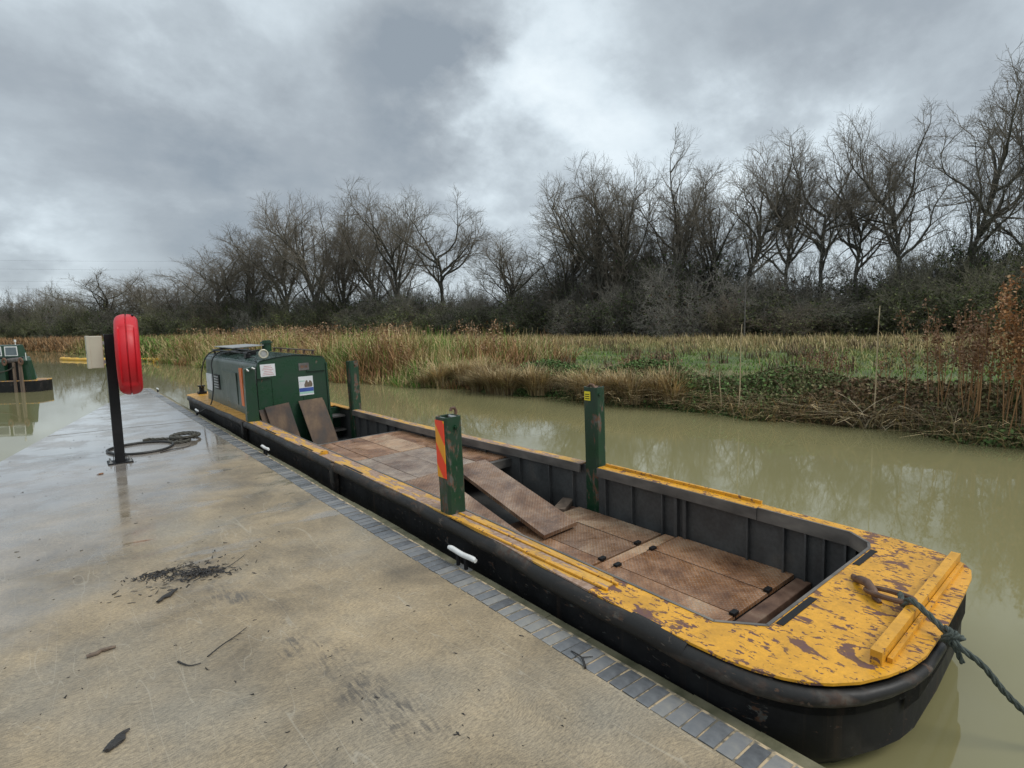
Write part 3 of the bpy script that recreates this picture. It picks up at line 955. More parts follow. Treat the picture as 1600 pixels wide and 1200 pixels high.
for q in range(4):
    xa = cols2[q]
    for y0, y1, r in ((4.86, 6.00, 0), (6.015, 7.18, 1)):
        x1 = cols2[q + 1] if q < 3 else (.83 if r == 0 else .775)
        mt = (("plate_grey", "plate_grey", "plate_grey", "plate_red"), ("plate_red", "plate_red", "plate_red", "plate_red"))[r][q]
        floor_plate(xa, x1, y0, y1, -.13, mt)
for y0, y1 in ((4.79, 4.85), (7.19, 7.25)):
    mb = MB()
    mb.box(-.80, .76 if y0 > 6 else .825, y0, y1, -.23, -.135, bev=.005)
    mb.build("support_beam", MAT["lip"], barge)
mb = MB()
mb.plate((-.026, 3.32, -.362), (.38, 3.34, -.362), (.495, 4.83, -.092), (.09, 4.83, -.092), .035)
mb.build("ramp_plate", MAT["plate_dark"], barge)
mb = MB()
mb.plate((-.58, 3.28, -.362), (-.175, 3.30, -.362), (-.13, 4.80, -.092), (-.54, 4.72, -.092), .03)
mb.build("ramp_plate", MAT["plate_dark"], barge)


def guide_post(x0, x1, y0, y1, z0, z1):
    mb = MB()
    t = .012
    c = .018
    outer = [(x0 + c, y0), (x1 - c, y0), (x1, y0 + c), (x1, y1 - c), (x1 - c, y1), (x0 + c, y1), (x0, y1 - c), (x0, y0 + c)]
    cx, cy = (x0 + x1) / 2, (y0 + y1) / 2
    inner = [(cx + (x - cx) * .82, cy + (yv - cy) * .82) for x, yv in outer]
    lo = [mb.bm.verts.new((x, yv, z0)) for x, yv in outer]
    hi = [mb.bm.verts.new((x, yv, z1)) for x, yv in outer]
    hin = [mb.bm.verts.new((x, yv, z1)) for x, yv in inner]
    lin = [mb.bm.verts.new((x, yv, z1 - .12)) for x, yv in inner]
    for q in range(8):
        r = (q + 1) % 8
        mb.bm.faces.new((lo[q], lo[r], hi[r], hi[q]))
        mb.bm.faces.new((hi[q], hi[r], hin[r], hin[q]))
        mb.bm.faces.new((hin[q], hin[r], lin[r], lin[q]))
    mb.bm.faces.new(lin)
    mb.bm.faces.new(list(reversed(lo)))
    return mb.build("guide_post", MAT["green_worn"], barge)


p1 = guide_post(-.855, -.705, 3.42, 3.565, .0006, .727)
mb = MB()
mb.box(-.861, -.856, 3.435, 3.55, .275, .705)
mb.build("hazard_marker", MAT["hazard"], p1)
mb = MB()
mb.cyl((-.765, 3.418, .65), (-.765, 3.402, .65), .018, 6).cyl((-.765, 3.402, .65), (-.765, 3.394, .65), .009, 10)
mb.build("bolt", MAT["green_worn"], p1)
mb = MB()
mb.cyl((-.845, 3.49, .70), (-.715, 3.49, .70), .012, 10).cyl((-.82, 3.44, .71), (-.82, 3.54, .71), .012, 8).cyl((-.74, 3.44, .715), (-.74, 3.54, .715), .012, 8)
mb.build("pin", MAT["chrome"], p1, True)
mb = MB()
mb.tube([(-.70, 3.52, .70), (-.69, 3.52, .75), (-.705, 3.52, .775), (-.73, 3.52, .775), (-.74, 3.52, .755)], .012, 8)
mb.build("lifting_eye", MAT["rusty"], p1, True)
p2 = guide_post(.855, .985, 3.525, 3.695, -.5, .745)
mb = MB()
mb.box(.850, .854, 3.595, 3.67, .62, .705)
mb.build("sticker", MAT["sticker"], p2)
mb = MB()
for q in range(3):
    mb.box(.8485, .8495, 3.605, 3.66, .635 + q * .02, .642 + q * .02)
mb.build("sticker_text", MAT["black"], p2)
mb = MB()
mb.cyl((.87, 3.61, .735), (.97, 3.61, .735), .013, 10).tube([(.89, 3.56, .73), (.90, 3.60, .765), (.90, 3.64, .765), (.89, 3.68, .73)], .012, 8)
mb.build("lifting_eye", MAT["rusty"], p2, True)
p3 = guide_post(.70, .86, 8.80, 8.96, -.55, .80)
mb = MB()
mb.cyl((.80, 8.798, .74), (.80, 8.78, .74), .016, 6)
mb.build("bolt", MAT["green_worn"], p3)
mb = MB()
mb.cyl((.90, 3.523, .68), (.90, 3.508, .68), .016, 6)
mb.build("bolt", MAT["green_worn"], p2)

# rails, kerb bar, tow eye
for x in (-.872, -.79):
    mb = MB()
    mb.box(x - .009, x + .009, 1.88, 3.40, 0.0005, .014, bev=.003)
    mb.build("rail", MAT["yellow_clean"], barge)
mb = MB()
mb.box(-.858, -.804, 1.90, 3.38, .0005, .006)
mb.build("rail_channel", MAT["yellow_worn"], barge)
mb = MB()
mb.hexa([(.905, 1.97, .0005), (.925, 1.97, .0005), (.94, 3.48, .0005), (.915, 3.48, .0005), (.905, 1.97, .022), (.925, 1.97, .022), (.94, 3.48, .022), (.915, 3.48, .022)])
mb.build("rail", MAT["yellow_clean"], barge)
mb = MB()
a, b = Vector((-.555, .725, 0)), Vector((.735, .765, 0))
t = (b - a).normalized()
nn = Vector((-t.y, t.x, 0)) * .042
up = Vector((0, 0, .058))
z0 = Vector((0, 0, .0005))
mb.hexa([a + z0, b + z0, b + nn + z0, a + nn + z0, a + up, b + up, b + nn + up, a + nn + up])
mb.build("kerb_bar", MAT["yellow_clean"], barge, bevel=.005)
mb = MB()
a2, b2 = a + Vector((.05, -.022, 0)), b + Vector((-.03, -.022, 0))
mb.hexa([a2 + z0, b2 + z0, b2 + nn * .45 + z0, a2 + nn * .45 + z0, a2 + up * .35, b2 + up * .35, b2 + nn * .45 + up * .35, a2 + nn * .45 + up * .35])
mb.build("kerb_angle", MAT["yellow_clean"], barge, bevel=.004)
for xa, xb in ((-.55, -.20), (.33, .60)):
    mb = MB()
    mb.box(xa, xb, 1.118, 1.152, .0006, .003)  # flat black strip, the shade inside a slot given as colour
    mb.build("deck_slot_shade", MAT["black"], barge)
for y0, y1 in ((7.75, 8.2), (6.35, 6.75), (5.0, 5.45)):
    mb = MB()
    mb.box(-.845, -.825, y0, y1, .0006, .004)  # thin black strip on the gunwale, painted shade of a slot
    mb.build("deck_slot_shade", MAT["black"], barge)
mb = MB()
mb.cyl((-.79, 6.1, .0), (-.79, 6.1, .025), .045, 14).cyl((-.79, 6.1, .025), (-.79, 6.1, .035), .03, 14)
mb.build("filler_cap", MAT["yellow_clean"], barge, True)
mb = MB()
mb.tube([(.17, 1.09, .004), (.13, 1.06, .012), (.09, 1.03, .035), (.05, .985, .048), (.01, .945, .035), (-.01, .925, .01), (-.03, .90, .003)],
        [.014, .018, .021, .022, .020, .016, .01], 10)
eye = mb.build("tow_eye", MAT["rusty"], barge, True)
ring = []
c0, c1 = Vector((.055, .975, .02)), Vector((-.045, .775, .066))
ax = (c1 - c0).normalized()
sd_ = ax.cross(Vector((0, 0, 1))).normalized()
for q in range(28):
    t = 2 * math.pi * q / 28
    ring.append((c0 + c1) / 2 + ax * (c1 - c0).length / 2 * (abs(math.cos(t)) ** .8) * (1 if math.cos(t) > 0 else -1) * 1.05 + sd_ * .048 * (abs(math.sin(t)) ** .7) * (1 if math.sin(t) > 0 else -1))
mb = MB()
mb.tube(ring, .0125, 8, closed=True)
mb.build("shackle_link", MAT["rusty"], eye, True)

# cabin
CY0, CY1 = 9.12, 12.88


def cabin_profile(grow=0.0):
    x0, x1 = -.665 - grow, .445 + grow
    pts = [(x0 - .012, 0.0), (x0, .5), (x0 + .012, .80)]
    for q in range(1, 6):
        t = math.pi / 2 * q / 5
        pts.append((x0 + .012 + .11 * (1 - math.cos(t)), .80 + grow + .11 * math.sin(t)))
    for q in range(1, 8):
        t = q / 8
        x = (x0 + .122) + (x1 - .122 - (x0 + .122)) * t
        pts.append((x, .91 + grow + .045 * math.sin(math.pi * t)))
    for q in range(5, -1, -1):
        t = math.pi / 2 * q / 5
        pts.append((x1 - .012 - .11 * (1 - math.cos(t)), .80 + grow + .11 * math.sin(t)))
    pts += [(x1, .5), (x1 + .012, 0.0)]
    return pts


def extrude_profile(pts, y0, y1, closed_ends=True):
    mb = MB()
    lo = [mb.bm.verts.new((x, y0, z)) for x, z in pts]
    hi = [mb.bm.verts.new((x, y1, z)) for x, z in pts]
    for q in range(len(pts) - 1):
        mb.bm.faces.new((lo[q], lo[q + 1], hi[q + 1], hi[q]))
    if closed_ends:
        mb.bm.faces.new(lo)
        mb.bm.faces.new(list(reversed(hi)))
    return mb


cabin = extrude_profile(cabin_profile(), CY0 + .02, CY1).build("cabin", MAT["cabin_side"], barge, smooth_=True)
pr = cabin_profile(.006)[4:-4]
mb = extrude_profile(pr, CY0 - .03, CY1 + .01, False)
bmesh.ops.solidify(mb.bm, geom=mb.bm.faces[:], thickness=.01)
mb.build("roof", MAT["roof"], cabin, smooth_=True)
# front bulkhead, down into the hold
mb = MB()
fp = [(x, z) for x, z in cabin_profile(-.004)]
fp = [(-.68, -.52)] + fp + [(.455, -.52)]
lo = [mb.bm.verts.new((x, CY0 - .012, z)) for x, z in fp]
hi = [mb.bm.verts.new((x, CY0 + .018, z)) for x, z in fp]
mb.bm.faces.new(lo)
mb.bm.faces.new(list(reversed(hi)))
for q in range(len(fp)):
    r = (q + 1) % len(fp)
    mb.bm.faces.new((lo[q], lo[r], hi[r], hi[q]))
mb.build("front_bulkhead", MAT["green"], cabin)
# corner pillar
mb = MB()
mb.hexa([(-.86, 9.07, .0), (-.70, 9.02, .0), (-.68, 9.20, .0), (-.84, 9.26, .0), (-.835, 9.07, .80), (-.70, 9.02, .84), (-.68, 9.20, .84), (-.815, 9.26, .80)])
mb.build("corner_pillar", MAT["green"], cabin, bevel=.015)
mb = MB()
mb.box(-.686, -.66, 9.92, 10.08, .13, .76)
mb.build("reflective_strip", MAT["orange"], cabin)
for x0, x1, z in ((-.665, -.46, .645), (.10, .40, .69)):
    mb = MB()
    mb.box(x0, x1, CY0 - .045, CY0 - .013, z - .008, z + .006)
    mb.build("drip_ledge", MAT["green"], cabin)
mb = MB()
mb.box(-.45, -.425, CY0 - .022, CY0 - .012, -.45, .62).box(.02, .04, CY0 - .022, CY0 - .012, -.45, .28).box(.415, .44, CY0 - .03, CY0 - .012, -.5, .80)
mb.build("door_frame", MAT["green"], cabin)
mb = MB()
mb.box(-.04, .19, CY0 - .017, CY0 - .013, .30, .605)
ps = mb.build("poster", MAT["paper"], cabin)
yb = CY0 - .018
mb = MB()
mb.box(-.038, .188, yb - .001, yb, .358, .42)
mb.build("poster_blue_band", MAT["blue"], ps)
mb = MB()
mb.box(-.038, .188, yb - .001, yb, .325, .357)
mb.build("poster_green_band", MAT["mint"], ps)
mb = MB()
mb.prism([(.05, .43), (.17, .43), (.18, .47), (.165, .515), (.15, .53), (.13, .535), (.12, .505), (.105, .505), (.10, .535), (.085, .54), (.07, .53), (.06, .50), (.045, .47)], -.001, 0)
for v in mb.bm.verts:
    v.co = (v.co.x, yb + v.co.z, v.co.y)
mb.build("poster_picture", MAT["print_dark"], ps)
mb = MB()
mb.box(-.025, .055, yb - .001, yb, .525, .54)
mb.build("poster_heading", MAT["mint"], ps)
mb = MB()
mb.box(-.60, -.38, CY0 - .017, CY0 - .013, .66, .85)
nt_ = mb.build("notice", MAT["paper"], cabin)
mb = MB()
for q in range(6):
    w = .17 - .03 * (q % 3)
    mb.box(-.49 - w / 2, -.49 + w / 2, yb - .001, yb, .685 + q * .026, .692 + q * .026)
mb.build("notice_text", MAT["print_red"], nt_)
mb = MB()
mb.box(-.02, .145, CY0 - .018, CY0 - .013, .705, .82)
gp_ = mb.build("maker_plate", MAT["grey_plate"], cabin)
mb = MB()
mb.box(.01, .06, yb - .002, yb - .001, .74, .785).box(.075, .12, yb - .002, yb - .001, .745, .78)
mb.build("plate_mark", MAT["rusty"], gp_)
mb = MB()
mb.box(-.684, -.66, 12.32, 12.84, .20, .53)
mb.build("side_notice", MAT["paper"], cabin)
mb = MB()
mb.box(-.683, -.66, 11.68, 12.1, .27, .55)
vent = mb.build("vent", MAT["black"], cabin)
for q in range(5):
    mb = MB()
    mb.hexa([(-.700, 11.72, .30 + q * .05), (-.6835, 11.72, .30 + q * .05), (-.6835, 12.06, .30 + q * .05), (-.700, 12.06, .30 + q * .05),
             (-.694, 11.72, .322 + q * .05), (-.6835, 11.72, .322 + q * .05), (-.6835, 12.06, .322 + q * .05), (-.694, 12.06, .322 + q * .05)])
    mb.build("slat", MAT["chrome"], vent)
mb = MB()
mb.box(-.682, -.65, 10.35, 11.35, .12, .66)
mb.build("side_panel", MAT["cabin_side"], cabin)
mb = MB()
mb.cyl((.18, 11.5, .94), (.18, 11.5, 1.10), .085, 18).cyl((.18, 11.5, 1.10), (.18, 11.5, 1.13), .115, 18).cyl((.18, 11.5, 1.13), (.18, 11.5, 1.155), .08, 18)
mb.build("chimney", MAT["green"], cabin, True)
mb = MB()
mb.box(.34, .37, 9.4, 11.7, .985, 1.005, bev=.004)
hr = mb.build("handrail", MAT["timber"], cabin)
for q in range(6):
    mb = MB()
    mb.box(.34, .37, 9.45 + q * .43, 9.5 + q * .43, .925, .984)
    mb.build("standoff", MAT["rusty"], hr)
mb = MB()
for pts in ([(-.56, 9.9, 1.0), (-.56, 12.6, 1.0)], [(-.42, 10.3, 1.03), (-.40, 12.7, 1.03)], [(-.56, 12.5, 1.0), (.2, 12.6, 1.02)], [(-.6, 10.2, 1.0), (-.25, 10.3, 1.03)],
            [(-.6, 11.0, 1.0), (-.25, 11.1, 1.03)], [(-.56, 10.0, .9), (-.56, 10.0, 1.0)], [(-.56, 12.4, .9), (-.56, 12.4, 1.0)]):
    mb.tube(pts, .016, 8)
mb.build("roof_frame", MAT["black"], cabin, True)
mb = MB()
mb.hexa([(-.5, 11.2, 1.05), (.1, 11.4, 1.06), (.1, 12.7, 1.06), (-.5, 12.7, 1.05), (-.5, 11.2, 1.065), (.1, 11.4, 1.075), (.1, 12.7, 1.075), (-.5, 12.7, 1.065)])
mb.build("roof_panel", MAT["chrome"], cabin)
for bxx in ((-.47, -.30, 10.4, 10.58, .94, 1.0), (-.58, -.50, 9.95, 10.1, .92, .99)):
    mb = MB()
    mb.box(*bxx, bev=.008)
    mb.build("roof_bracket", MAT["black"], cabin)
lamp_c = Vector((-.50, 9.22, 1.005))
mb = MB()
mb.tube([lamp_c + Vector((.062 * math.cos(t), 0, .062 * math.sin(t))) for t in np.linspace(0, 2 * math.pi, 21)[:-1]], .014, 8, closed=True)
lamp = mb.build("headlamp", MAT["glass"], cabin, True)
mb = MB()
mb.cyl(lamp_c + Vector((0, .0, 0)), lamp_c + Vector((0, .05, 0)), .055, 18)
mb.build("lens", MAT["chrome"], lamp, True)
mb = MB()
mb.tube([(-.50, 9.26, .93), (-.50, 9.26, .95)], .012, 8).tube([(-.62, 9.2, .84), (-.63, 9.18, .90), (-.60, 9.3, .95), (-.58, 9.7, .95)], .007, 6)
mb.build("lamp_bracket", MAT["black"], lamp, True)
mb = MB()
mb.tube([(-.74, 9.03, .80), (-.74, 8.99, .82), (-.71, 8.98, .80)], .014, 8).tube([(-.80, 9.05, .77), (-.81, 9.02, .80), (-.79, 9.01, .77)], .012, 8)
mb.build("hook", MAT["chrome"], cabin, True)
# steps and side panel on the far side of the cabin
for z in (-.12, -.36):
    mb = MB()
    mb.box(.46, .70, 9.14, 9.42, z - .025, z)
    mb.build("step", MAT["lip"], barge)
mb = MB()
mb.box(.458, .735, 9.45, 9.48, -.52, -.013).box(.458, .478, 9.14, 9.44, -.52, -.02)
mb.build("step_panel", MAT["green"], barge)
mb = MB()
mb.box(-.69, -.53, 13.82, 14.0, .0, .05).cyl((-.61, 13.91, .05), (-.61, 13.91, .16), .05, 12).cyl((-.61, 13.91, .16), (-.61, 13.91, .185), .075, 12)
mb.build("mooring_bollard", MAT["black"], barge, True)
MB_W = barge.matrix_basis.copy()

# ------------------------------------------------------------------ water, open where the hull displaces it
hole = [MB_W @ Vector((x, yv, -.43)) for x, yv in inset(OUTL, .043)]
hole = [Vector((v.x, v.y + .09 * min(1, max(0, (1.35 - v.y) / .65)) - .09 * min(1, max(0, (v.y - 13.3) / .8)), WATER_Z)) for v in hole]
outer_w = [Vector(p) for p in ((-1500, -600, WATER_Z), (1500, -600, WATER_Z), (1500, 1500, WATER_Z), (-1500, 1500, WATER_Z))]
allp = outer_w + hole
tris = tessellate_polygon([outer_w, hole])
me = bpy.data.meshes.new("water")
me.from_pydata([tuple(v) for v in allp], [], [t for t in tris])
me.materials.append(MAT["water"])
bm = bmesh.new()
bm.from_mesh(me)
bmesh.ops.recalc_face_normals(bm, faces=bm.faces)
bm.faces.ensure_lookup_table()
if bm.faces[0].normal.z < 0:
    bmesh.ops.reverse_faces(bm, faces=bm.faces[:])
bm.to_mesh(me)
bm.free()
tag(link(bpy.data.objects.new("water", me)), "still silty olive green canal water", None, None, "structure")


def bw(p):
    """barge frame to world"""
    return MB_W @ Vector(p)


# ------------------------------------------------------------------ things on the barge
def lean_board(x0, x1, ztop, zbot, shift, ytop, ybot, label, t=.02, dz=0.0):
    mb = MB()
    b0, b1 = bw((x0 + shift, ybot, zbot)), bw((x1 + shift, ybot, zbot))
    c0, c1 = bw((x0, ytop, ztop)), bw((x1, ytop, ztop + dz))
    org = b0.copy()
    b0, b1, c0, c1 = [v - org for v in (b0, b1, c0, c1)]
    mb.plate(b0, b1, c1, c0, t)
    o = mb.build("leaning_board", MAT["board"], bevel=.003)
    o.location = org
    return tag(o, label, "board", "boards leaning on the cabin")


lean_board(-.60, -.235, .19, -.515, .10, 9.055, 8.80, "mottled brown board leaning below the white notice, front one of the pair", dz=.035)
lean_board(-.68, -.30, .155, -.515, .09, 9.093, 8.86, "narrow edge of a brown board tucked behind the mottled one", dz=.03)
lean_board(-.085, .30, .225, -.515, .085, 9.055, 8.70, "tall brown board with a dark round stain leaning below the poster", dz=.012)
lean_board(.25, .335, .19, -.515, .085, 9.09, 8.76, "thin strip of board standing behind the right edge of the stained board")
mb = MB()
mb.box(-.16, .16, -.06, .06, 0, .045, bev=.006)
o = mb.build("timber_offcut", MAT["timber"])
o.location = bw((.72, 3.86, -.447))
o.rotation_euler = (0, -.03, .5)
tag(o, "short rusty brown timber offcut lying behind the far guide post", "timber")


def smooth_path(pts, n=8):
    pts = [Vector(p) for p in pts]
    out = []
    for q in range(len(pts) - 1):
        p0, p1, p2, p3 = pts[max(q - 1, 0)], pts[q], pts[q + 1], pts[min(q + 2, len(pts) - 1)]
        for t in np.linspace(0, 1, n, endpoint=False):
            out.append(0.5 * ((2 * p1) + (-p0 + p2) * t + (2 * p0 - 5 * p1 + 4 * p2 - p3) * t * t + (-p0 + 3 * p1 - 3 * p2 + p3) * t ** 3))
    out.append(pts[-1])
    return out


def rope_mesh(mb, pts, r, strands=3, twist=55.0, n=10):
    """laid rope: strands wound round the centre line"""
    path = smooth_path(pts, n)
    dense = []
    for q in range(len(path) - 1):
        seg = (path[q + 1] - path[q]).length
        m = max(1, int(seg / (r * 1.1)))
        for t in range(m):
            dense.append(path[q].lerp(path[q + 1], t / m))
    dense.append(path[-1])
    L = [0.0]
    for q in range(1, len(dense)):
        L.append(L[-1] + (dense[q] - dense[q - 1]).length)
    prev = None
    frames = []
    for q in range(len(dense)):
        t = (dense[min(q + 1, len(dense) - 1)] - dense[max(q - 1, 0)]).normalized()
        u = t.orthogonal().normalized() if prev is None else (prev - t * prev.dot(t)).normalized()
        prev = u
        frames.append((u, t.cross(u)))
    for s in range(strands):
        line = []
        for q, p in enumerate(dense):
            a = L[q] / r * 0.62 + s * 2 * math.pi / strands
            u, v = frames[q]
            line.append(p + (u * math.cos(a) + v * math.sin(a)) * r * .5)
        mb.tube(line, r * .56, 6)


mb = MB()
a_ = bw((-.03, .80, .055))
rope_pts = [bw((.0, .83, .07)), bw((-.06, .80, .045)), bw((-.075, .775, .085)), bw((-.085, .745, .085)), bw((-.11, .69, .062)), bw((-.145, .62, .03)), bw((-.175, .56, -.005)),
            (2.86, .49, .17), (2.92, .42, .055), (3.0, .33, -.06), (3.07, .22, -.14), (3.05, 0.0, -.16), (2.8, -.5, -.12), (2.4, -1.0, .0), (2.0, -1.5, .02)]
rope_mesh(mb, rope_pts, .0135)
kn = bw((-.155, .60, .02))
for q in range(3):
    rr = .026
    c = kn + Vector((.012 * q - .01, -.016 * q + .005, -.016 * q + .008))
    loop = [c + Vector((rr * math.cos(t) * .8, rr * .5 * math.sin(t * 2 + q), rr * math.sin(t))) for t in np.linspace(0, 2 * math.pi, 9)]
    rope_mesh(mb, loop, .012, n=4)
rope_mesh(mb, [kn + Vector((-.01, -.01, -.01)), kn + Vector((-.012, -.03, -.05)), kn + Vector((.0, -.04, -.085)), kn + Vector((.006, -.045, -.10))], .011)
tag(mb.build("mooring_rope", MAT["rope"], None, True), "grey green mooring rope knotted to the tow eye on the yellow bow", "rope")
mb = MB()
rope_mesh(mb, [bw((-.45, 12.3, .985)), bw((-.62, 12.45, .96)), bw((-.72, 12.65, .80)), bw((-.72, 13.1, .50)), bw((-.66, 13.6, .25)), bw((-.61, 13.86, .13))], .013)
tag(mb.build("stern_line", MAT["rope_dark"], None, True), "black line running from the cabin roof down to the stern bollard", "rope")
mb = MB()
mb.tube(smooth_path([bw((-.40, 11.9, .985)), bw((-.60, 11.95, .955)), bw((-.715, 12.0, .78)), bw((-.74, 11.9, .4)), bw((-.84, 11.75, .03)), bw((-.95, 11.9, -.10)), (1.98, 12.05, .06), (1.95, 12.15, .055)]), .012, 8)
tag(mb.build("power_cable", MAT["rope_dark"], None, True), "black cable hanging over the cabin side to the quay cleat", "cable")

# ------------------------------------------------------------------ quay furniture
cleat_labels = ["white mooring cleat on the brick edge beside the nearer half of the barge",
                "white mooring cleat on the quay edge level with the raised rusty deck",
                "small white mooring cleat on the quay edge beside the cabin",
                "white mooring cleat at the far end of the quay edge"]
cleat0 = None
for q, (yv, lab) in enumerate(zip((3.04, 7.57, 12.15, 17.6), cleat_labels)):
    if cleat0 is None:
        r = empty("mooring_cleat")
        mb = MB()
        mb.tube(smooth_path([(0, -.155, .085), (0, -.11, .088), (0, 0, .082), (0, .11, .088), (0, .155, .085)], 5), [.014] * 3 + [.018] * 15 + [.014] * 3, 10)
        mb.build("horn", MAT["white"], r, True)
        for s in (-1, 1):
            mb = MB()
            mb.cyl((0, s * .045, -.012), (0, s * .045, .075), .014, 10)
            mb.build("stem", MAT["black"], r, True)
        mb = MB()
        mb.box(-.03, .03, -.08, .08, -.016, -.006, bev=.003)
        mb.build("base_plate", MAT["chrome"], r)
        cleat0 = r
    else:
        r = copy_tree(cleat0)
    r.location = (1.975 if q else 1.99, yv, 0.0)
    r.rotation_euler = (0, 0, random.uniform(-.03, .03))
    tag(r, lab, "cleat", "mooring cleats along the quay")

# lifebuoy station
lb = empty("lifebuoy_station", (.483, 8.39, 0))
tag(lb, "black post carrying a red lifebuoy housing and a cream box", "lifebuoy post")
mb = MB()
mb.box(-.052, .052, -.05, .05, .01, 1.585, bev=.006)
mb.build("post", MAT["black"], lb)
mb = MB()
mb.box(-.13, .13, -.12, .12, .0005, .014, bev=.003)
bp = mb.build("base_plate", MAT["black"], lb)
for sx in (-1, 1):
    for sy in (-1, 1):
        mb = MB()
        mb.cyl((sx * .10, sy * .09, .014), (sx * .10, sy * .09, .05), .009, 8).cyl((sx * .10, sy * .09, .014), (sx * .10, sy * .09, .026), .018, 6)
        mb.build("bolt", MAT["chrome"], bp)
for sx in (-1, 1):
    mb = MB()
    mb.hexa([(sx * .061, -.045, .014), (sx * .066, -.045, .014), (sx * .066, .045, .014), (sx * .061, .045, .014),
             (sx * .061, -.01, .11), (sx * .066, -.01, .11), (sx * .066, .01, .11), (sx * .061, .01, .11)])
    mb.build("gusset", MAT["black"], bp)


def housing():
    """two moulded shells: a thick rounded disc seen edge-on, with a shallow band sunk in the rim"""
    nphi, nth = 120, 45
    Rr, Th = .497, .122
    V, F = [], []
    for q in range(nphi):
        phi = 2 * math.pi * q / nphi
        for r in range(nth):
            qn = 2 * r / (nth - 1) - 1
            t = math.pi / 2 * (abs(qn) ** 1.5) * (1 if qn > 0 else -1)   # -90..90 across the thickness, finer at the seam
            ca, sa = math.cos(t), math.sin(t)
            e = .86
            x = Th * (abs(sa) ** e) * (1 if sa > 0 else -1)
            rad = (Rr - Th * .8) + Th * .8 * (abs(ca) ** e)
            face = abs(phi - 0.5 * math.pi)             # angle from the side that looks along the quay
            face = min(face, 2 * math.pi - face)
            k = max(0, min(1, (math.radians(47) - face) / math.radians(5))) * max(0, min(1, (.085 - abs(x)) / .014))
            rad -= .026 * k
            if abs(x) < .0062:
                rad -= .018
            V.append((x, rad * math.cos(phi - math.pi / 2 + math.pi / 2), rad * math.sin(phi)))
    for q in range(nphi):
        for r in range(nth - 1):
            a0, b0 = q * nth + r, ((q + 1) % nphi) * nth + r
            F.append((a0, b0, b0 + 1, a0 + 1))
    c0 = len(V)
    V += [(-Th, 0, 0), (Th, 0, 0)]
    me_f = [tuple(f) for f in F]
    me = bpy.data.meshes.new("housing")
    tri = []
    for q in range(nphi):
        tri.append((c0, ((q + 1) % nphi) * nth, q * nth))
        tri.append((c0 + 1, q * nth + nth - 1, ((q + 1) % nphi) * nth + nth - 1))
    me.from_pydata(V, [], me_f + tri)
    me.materials.append(MAT["red"])
    for p in me.polygons:
        p.use_smooth = True
    me.set_sharp_from_angle(angle=math.radians(50))
    return me


# the rim angle is measured so that -Y (towards the near end of the quay) is the sunk band
hs_me = housing()
hs = link(bpy.data.objects.new("buoy_housing", hs_me), lb)
hs.rotation_euler = (math.pi / 2, 0, -.10)
hs.location = (.185, 0, 1.328)
for z in (1.15, 1.5):
    mb = MB()
    mb.box(.053, .09, -.03, .03, z - .03, z + .03)
    mb.build("housing_bracket", MAT["black"], lb)
mb = MB()
mb.cyl((.245, -.10, 1.82), (.245, -.14, 1.80), .012, 8)
mb.build("latch", MAT["black"], lb, True)
mb = MB()
mb.box(-.225, -.075, -.14, .10, 1.185, 1.565, bev=.008)
bx_ = mb.build("control_box", MAT["cream"], lb)
mb = MB()
mb.box(-.232, -.195, -.146, .106, 1.182, 1.568, bev=.006)
mb.build("box_lid", MAT["cream"], bx_)
for z in (1.25, 1.48):
    mb = MB()
    mb.box(-.085, -.053, -.04, .04, z - .02, z + .02)
    mb.build("box_bracket", MAT["chrome"], bx_)
mb = MB()
mb.box(-.237, -.232, -.12, -.09, 1.36, 1.40)
mb.build("catch", MAT["chrome"], bx_)

# hose loop and coiled rope on the slab
mb = MB()
loop = []
for t in np.linspace(.25, 2 * math.pi + .1, 34):
    loop.append((.78 + .38 * math.cos(t) * (1 + .05 * math.sin(3 * t)), 9.15 + .42 * math.sin(t), .016))
mb.tube(smooth_path(loop, 3), .016, 8)
tag(mb.build("hose_loop", MAT["rope_dark"], None, True), "thin black hose lying in a wide loop on the wet concrete beside the post", "hose")
mb = MB()
pts = [(.86, 9.72, .018), (.94, 9.78, .018), (1.02, 9.70, .018), (1.10, 9.66, .02), (1.17, 9.60, .018), (1.24, 9.50, .02)]
for k in range(3):
    cx, cy, rx, ry = ((1.27, 9.38, .13, .2), (1.40, 9.62, .17, .25), (1.33, 9.45, .16, .17))[k]
    for t in np.linspace(0, 2 * math.pi * 1.3, 14):
        pts.append((cx + rx * math.cos(t + 2.4), cy + ry * math.sin(t + 2.4), .02 + .022 * k + .008 * math.sin(5 * t)))
pts += [(1.24, 9.38, .07), (1.30, 9.30, .05), (1.37, 9.36, .03)]
rope_mesh(mb, pts, .021, n=5)
tag(mb.build("rope_coil", MAT["rope_brown"], None, True), "muddy rope dropped in a loose tangle of coils on the quay", "rope")


# ------------------------------------------------------------------ debris on the quay
def chunk(name, L, w, h, mat, wob=.25, seed=0, n=7):
    """an irregular splinter: a tapered, bent, knobbly rod"""
    r = random.Random(seed)
    mb = MB()
    pts, rad = [], []
    for q in range(n):
        t = q / (n - 1)
        pts.append(Vector(((t - .5) * L, r.uniform(-1, 1) * w * wob, 0)))
        rad.append((.45 + .55 * math.sin(math.pi * min(1, max(0.08, t)))) * r.uniform(.75, 1.15))
    mb.tube(pts, [x * w / 2 for x in rad], 7)
    for v in mb.bm.verts:
        v.co.z = max(-.4 * h, v.co.z * h / w) + .42 * h
        v.co += Vector((r.uniform(-1, 1), r.uniform(-1, 1), r.uniform(-1, 1))) * w * .07
    return mb.build(name, mat)


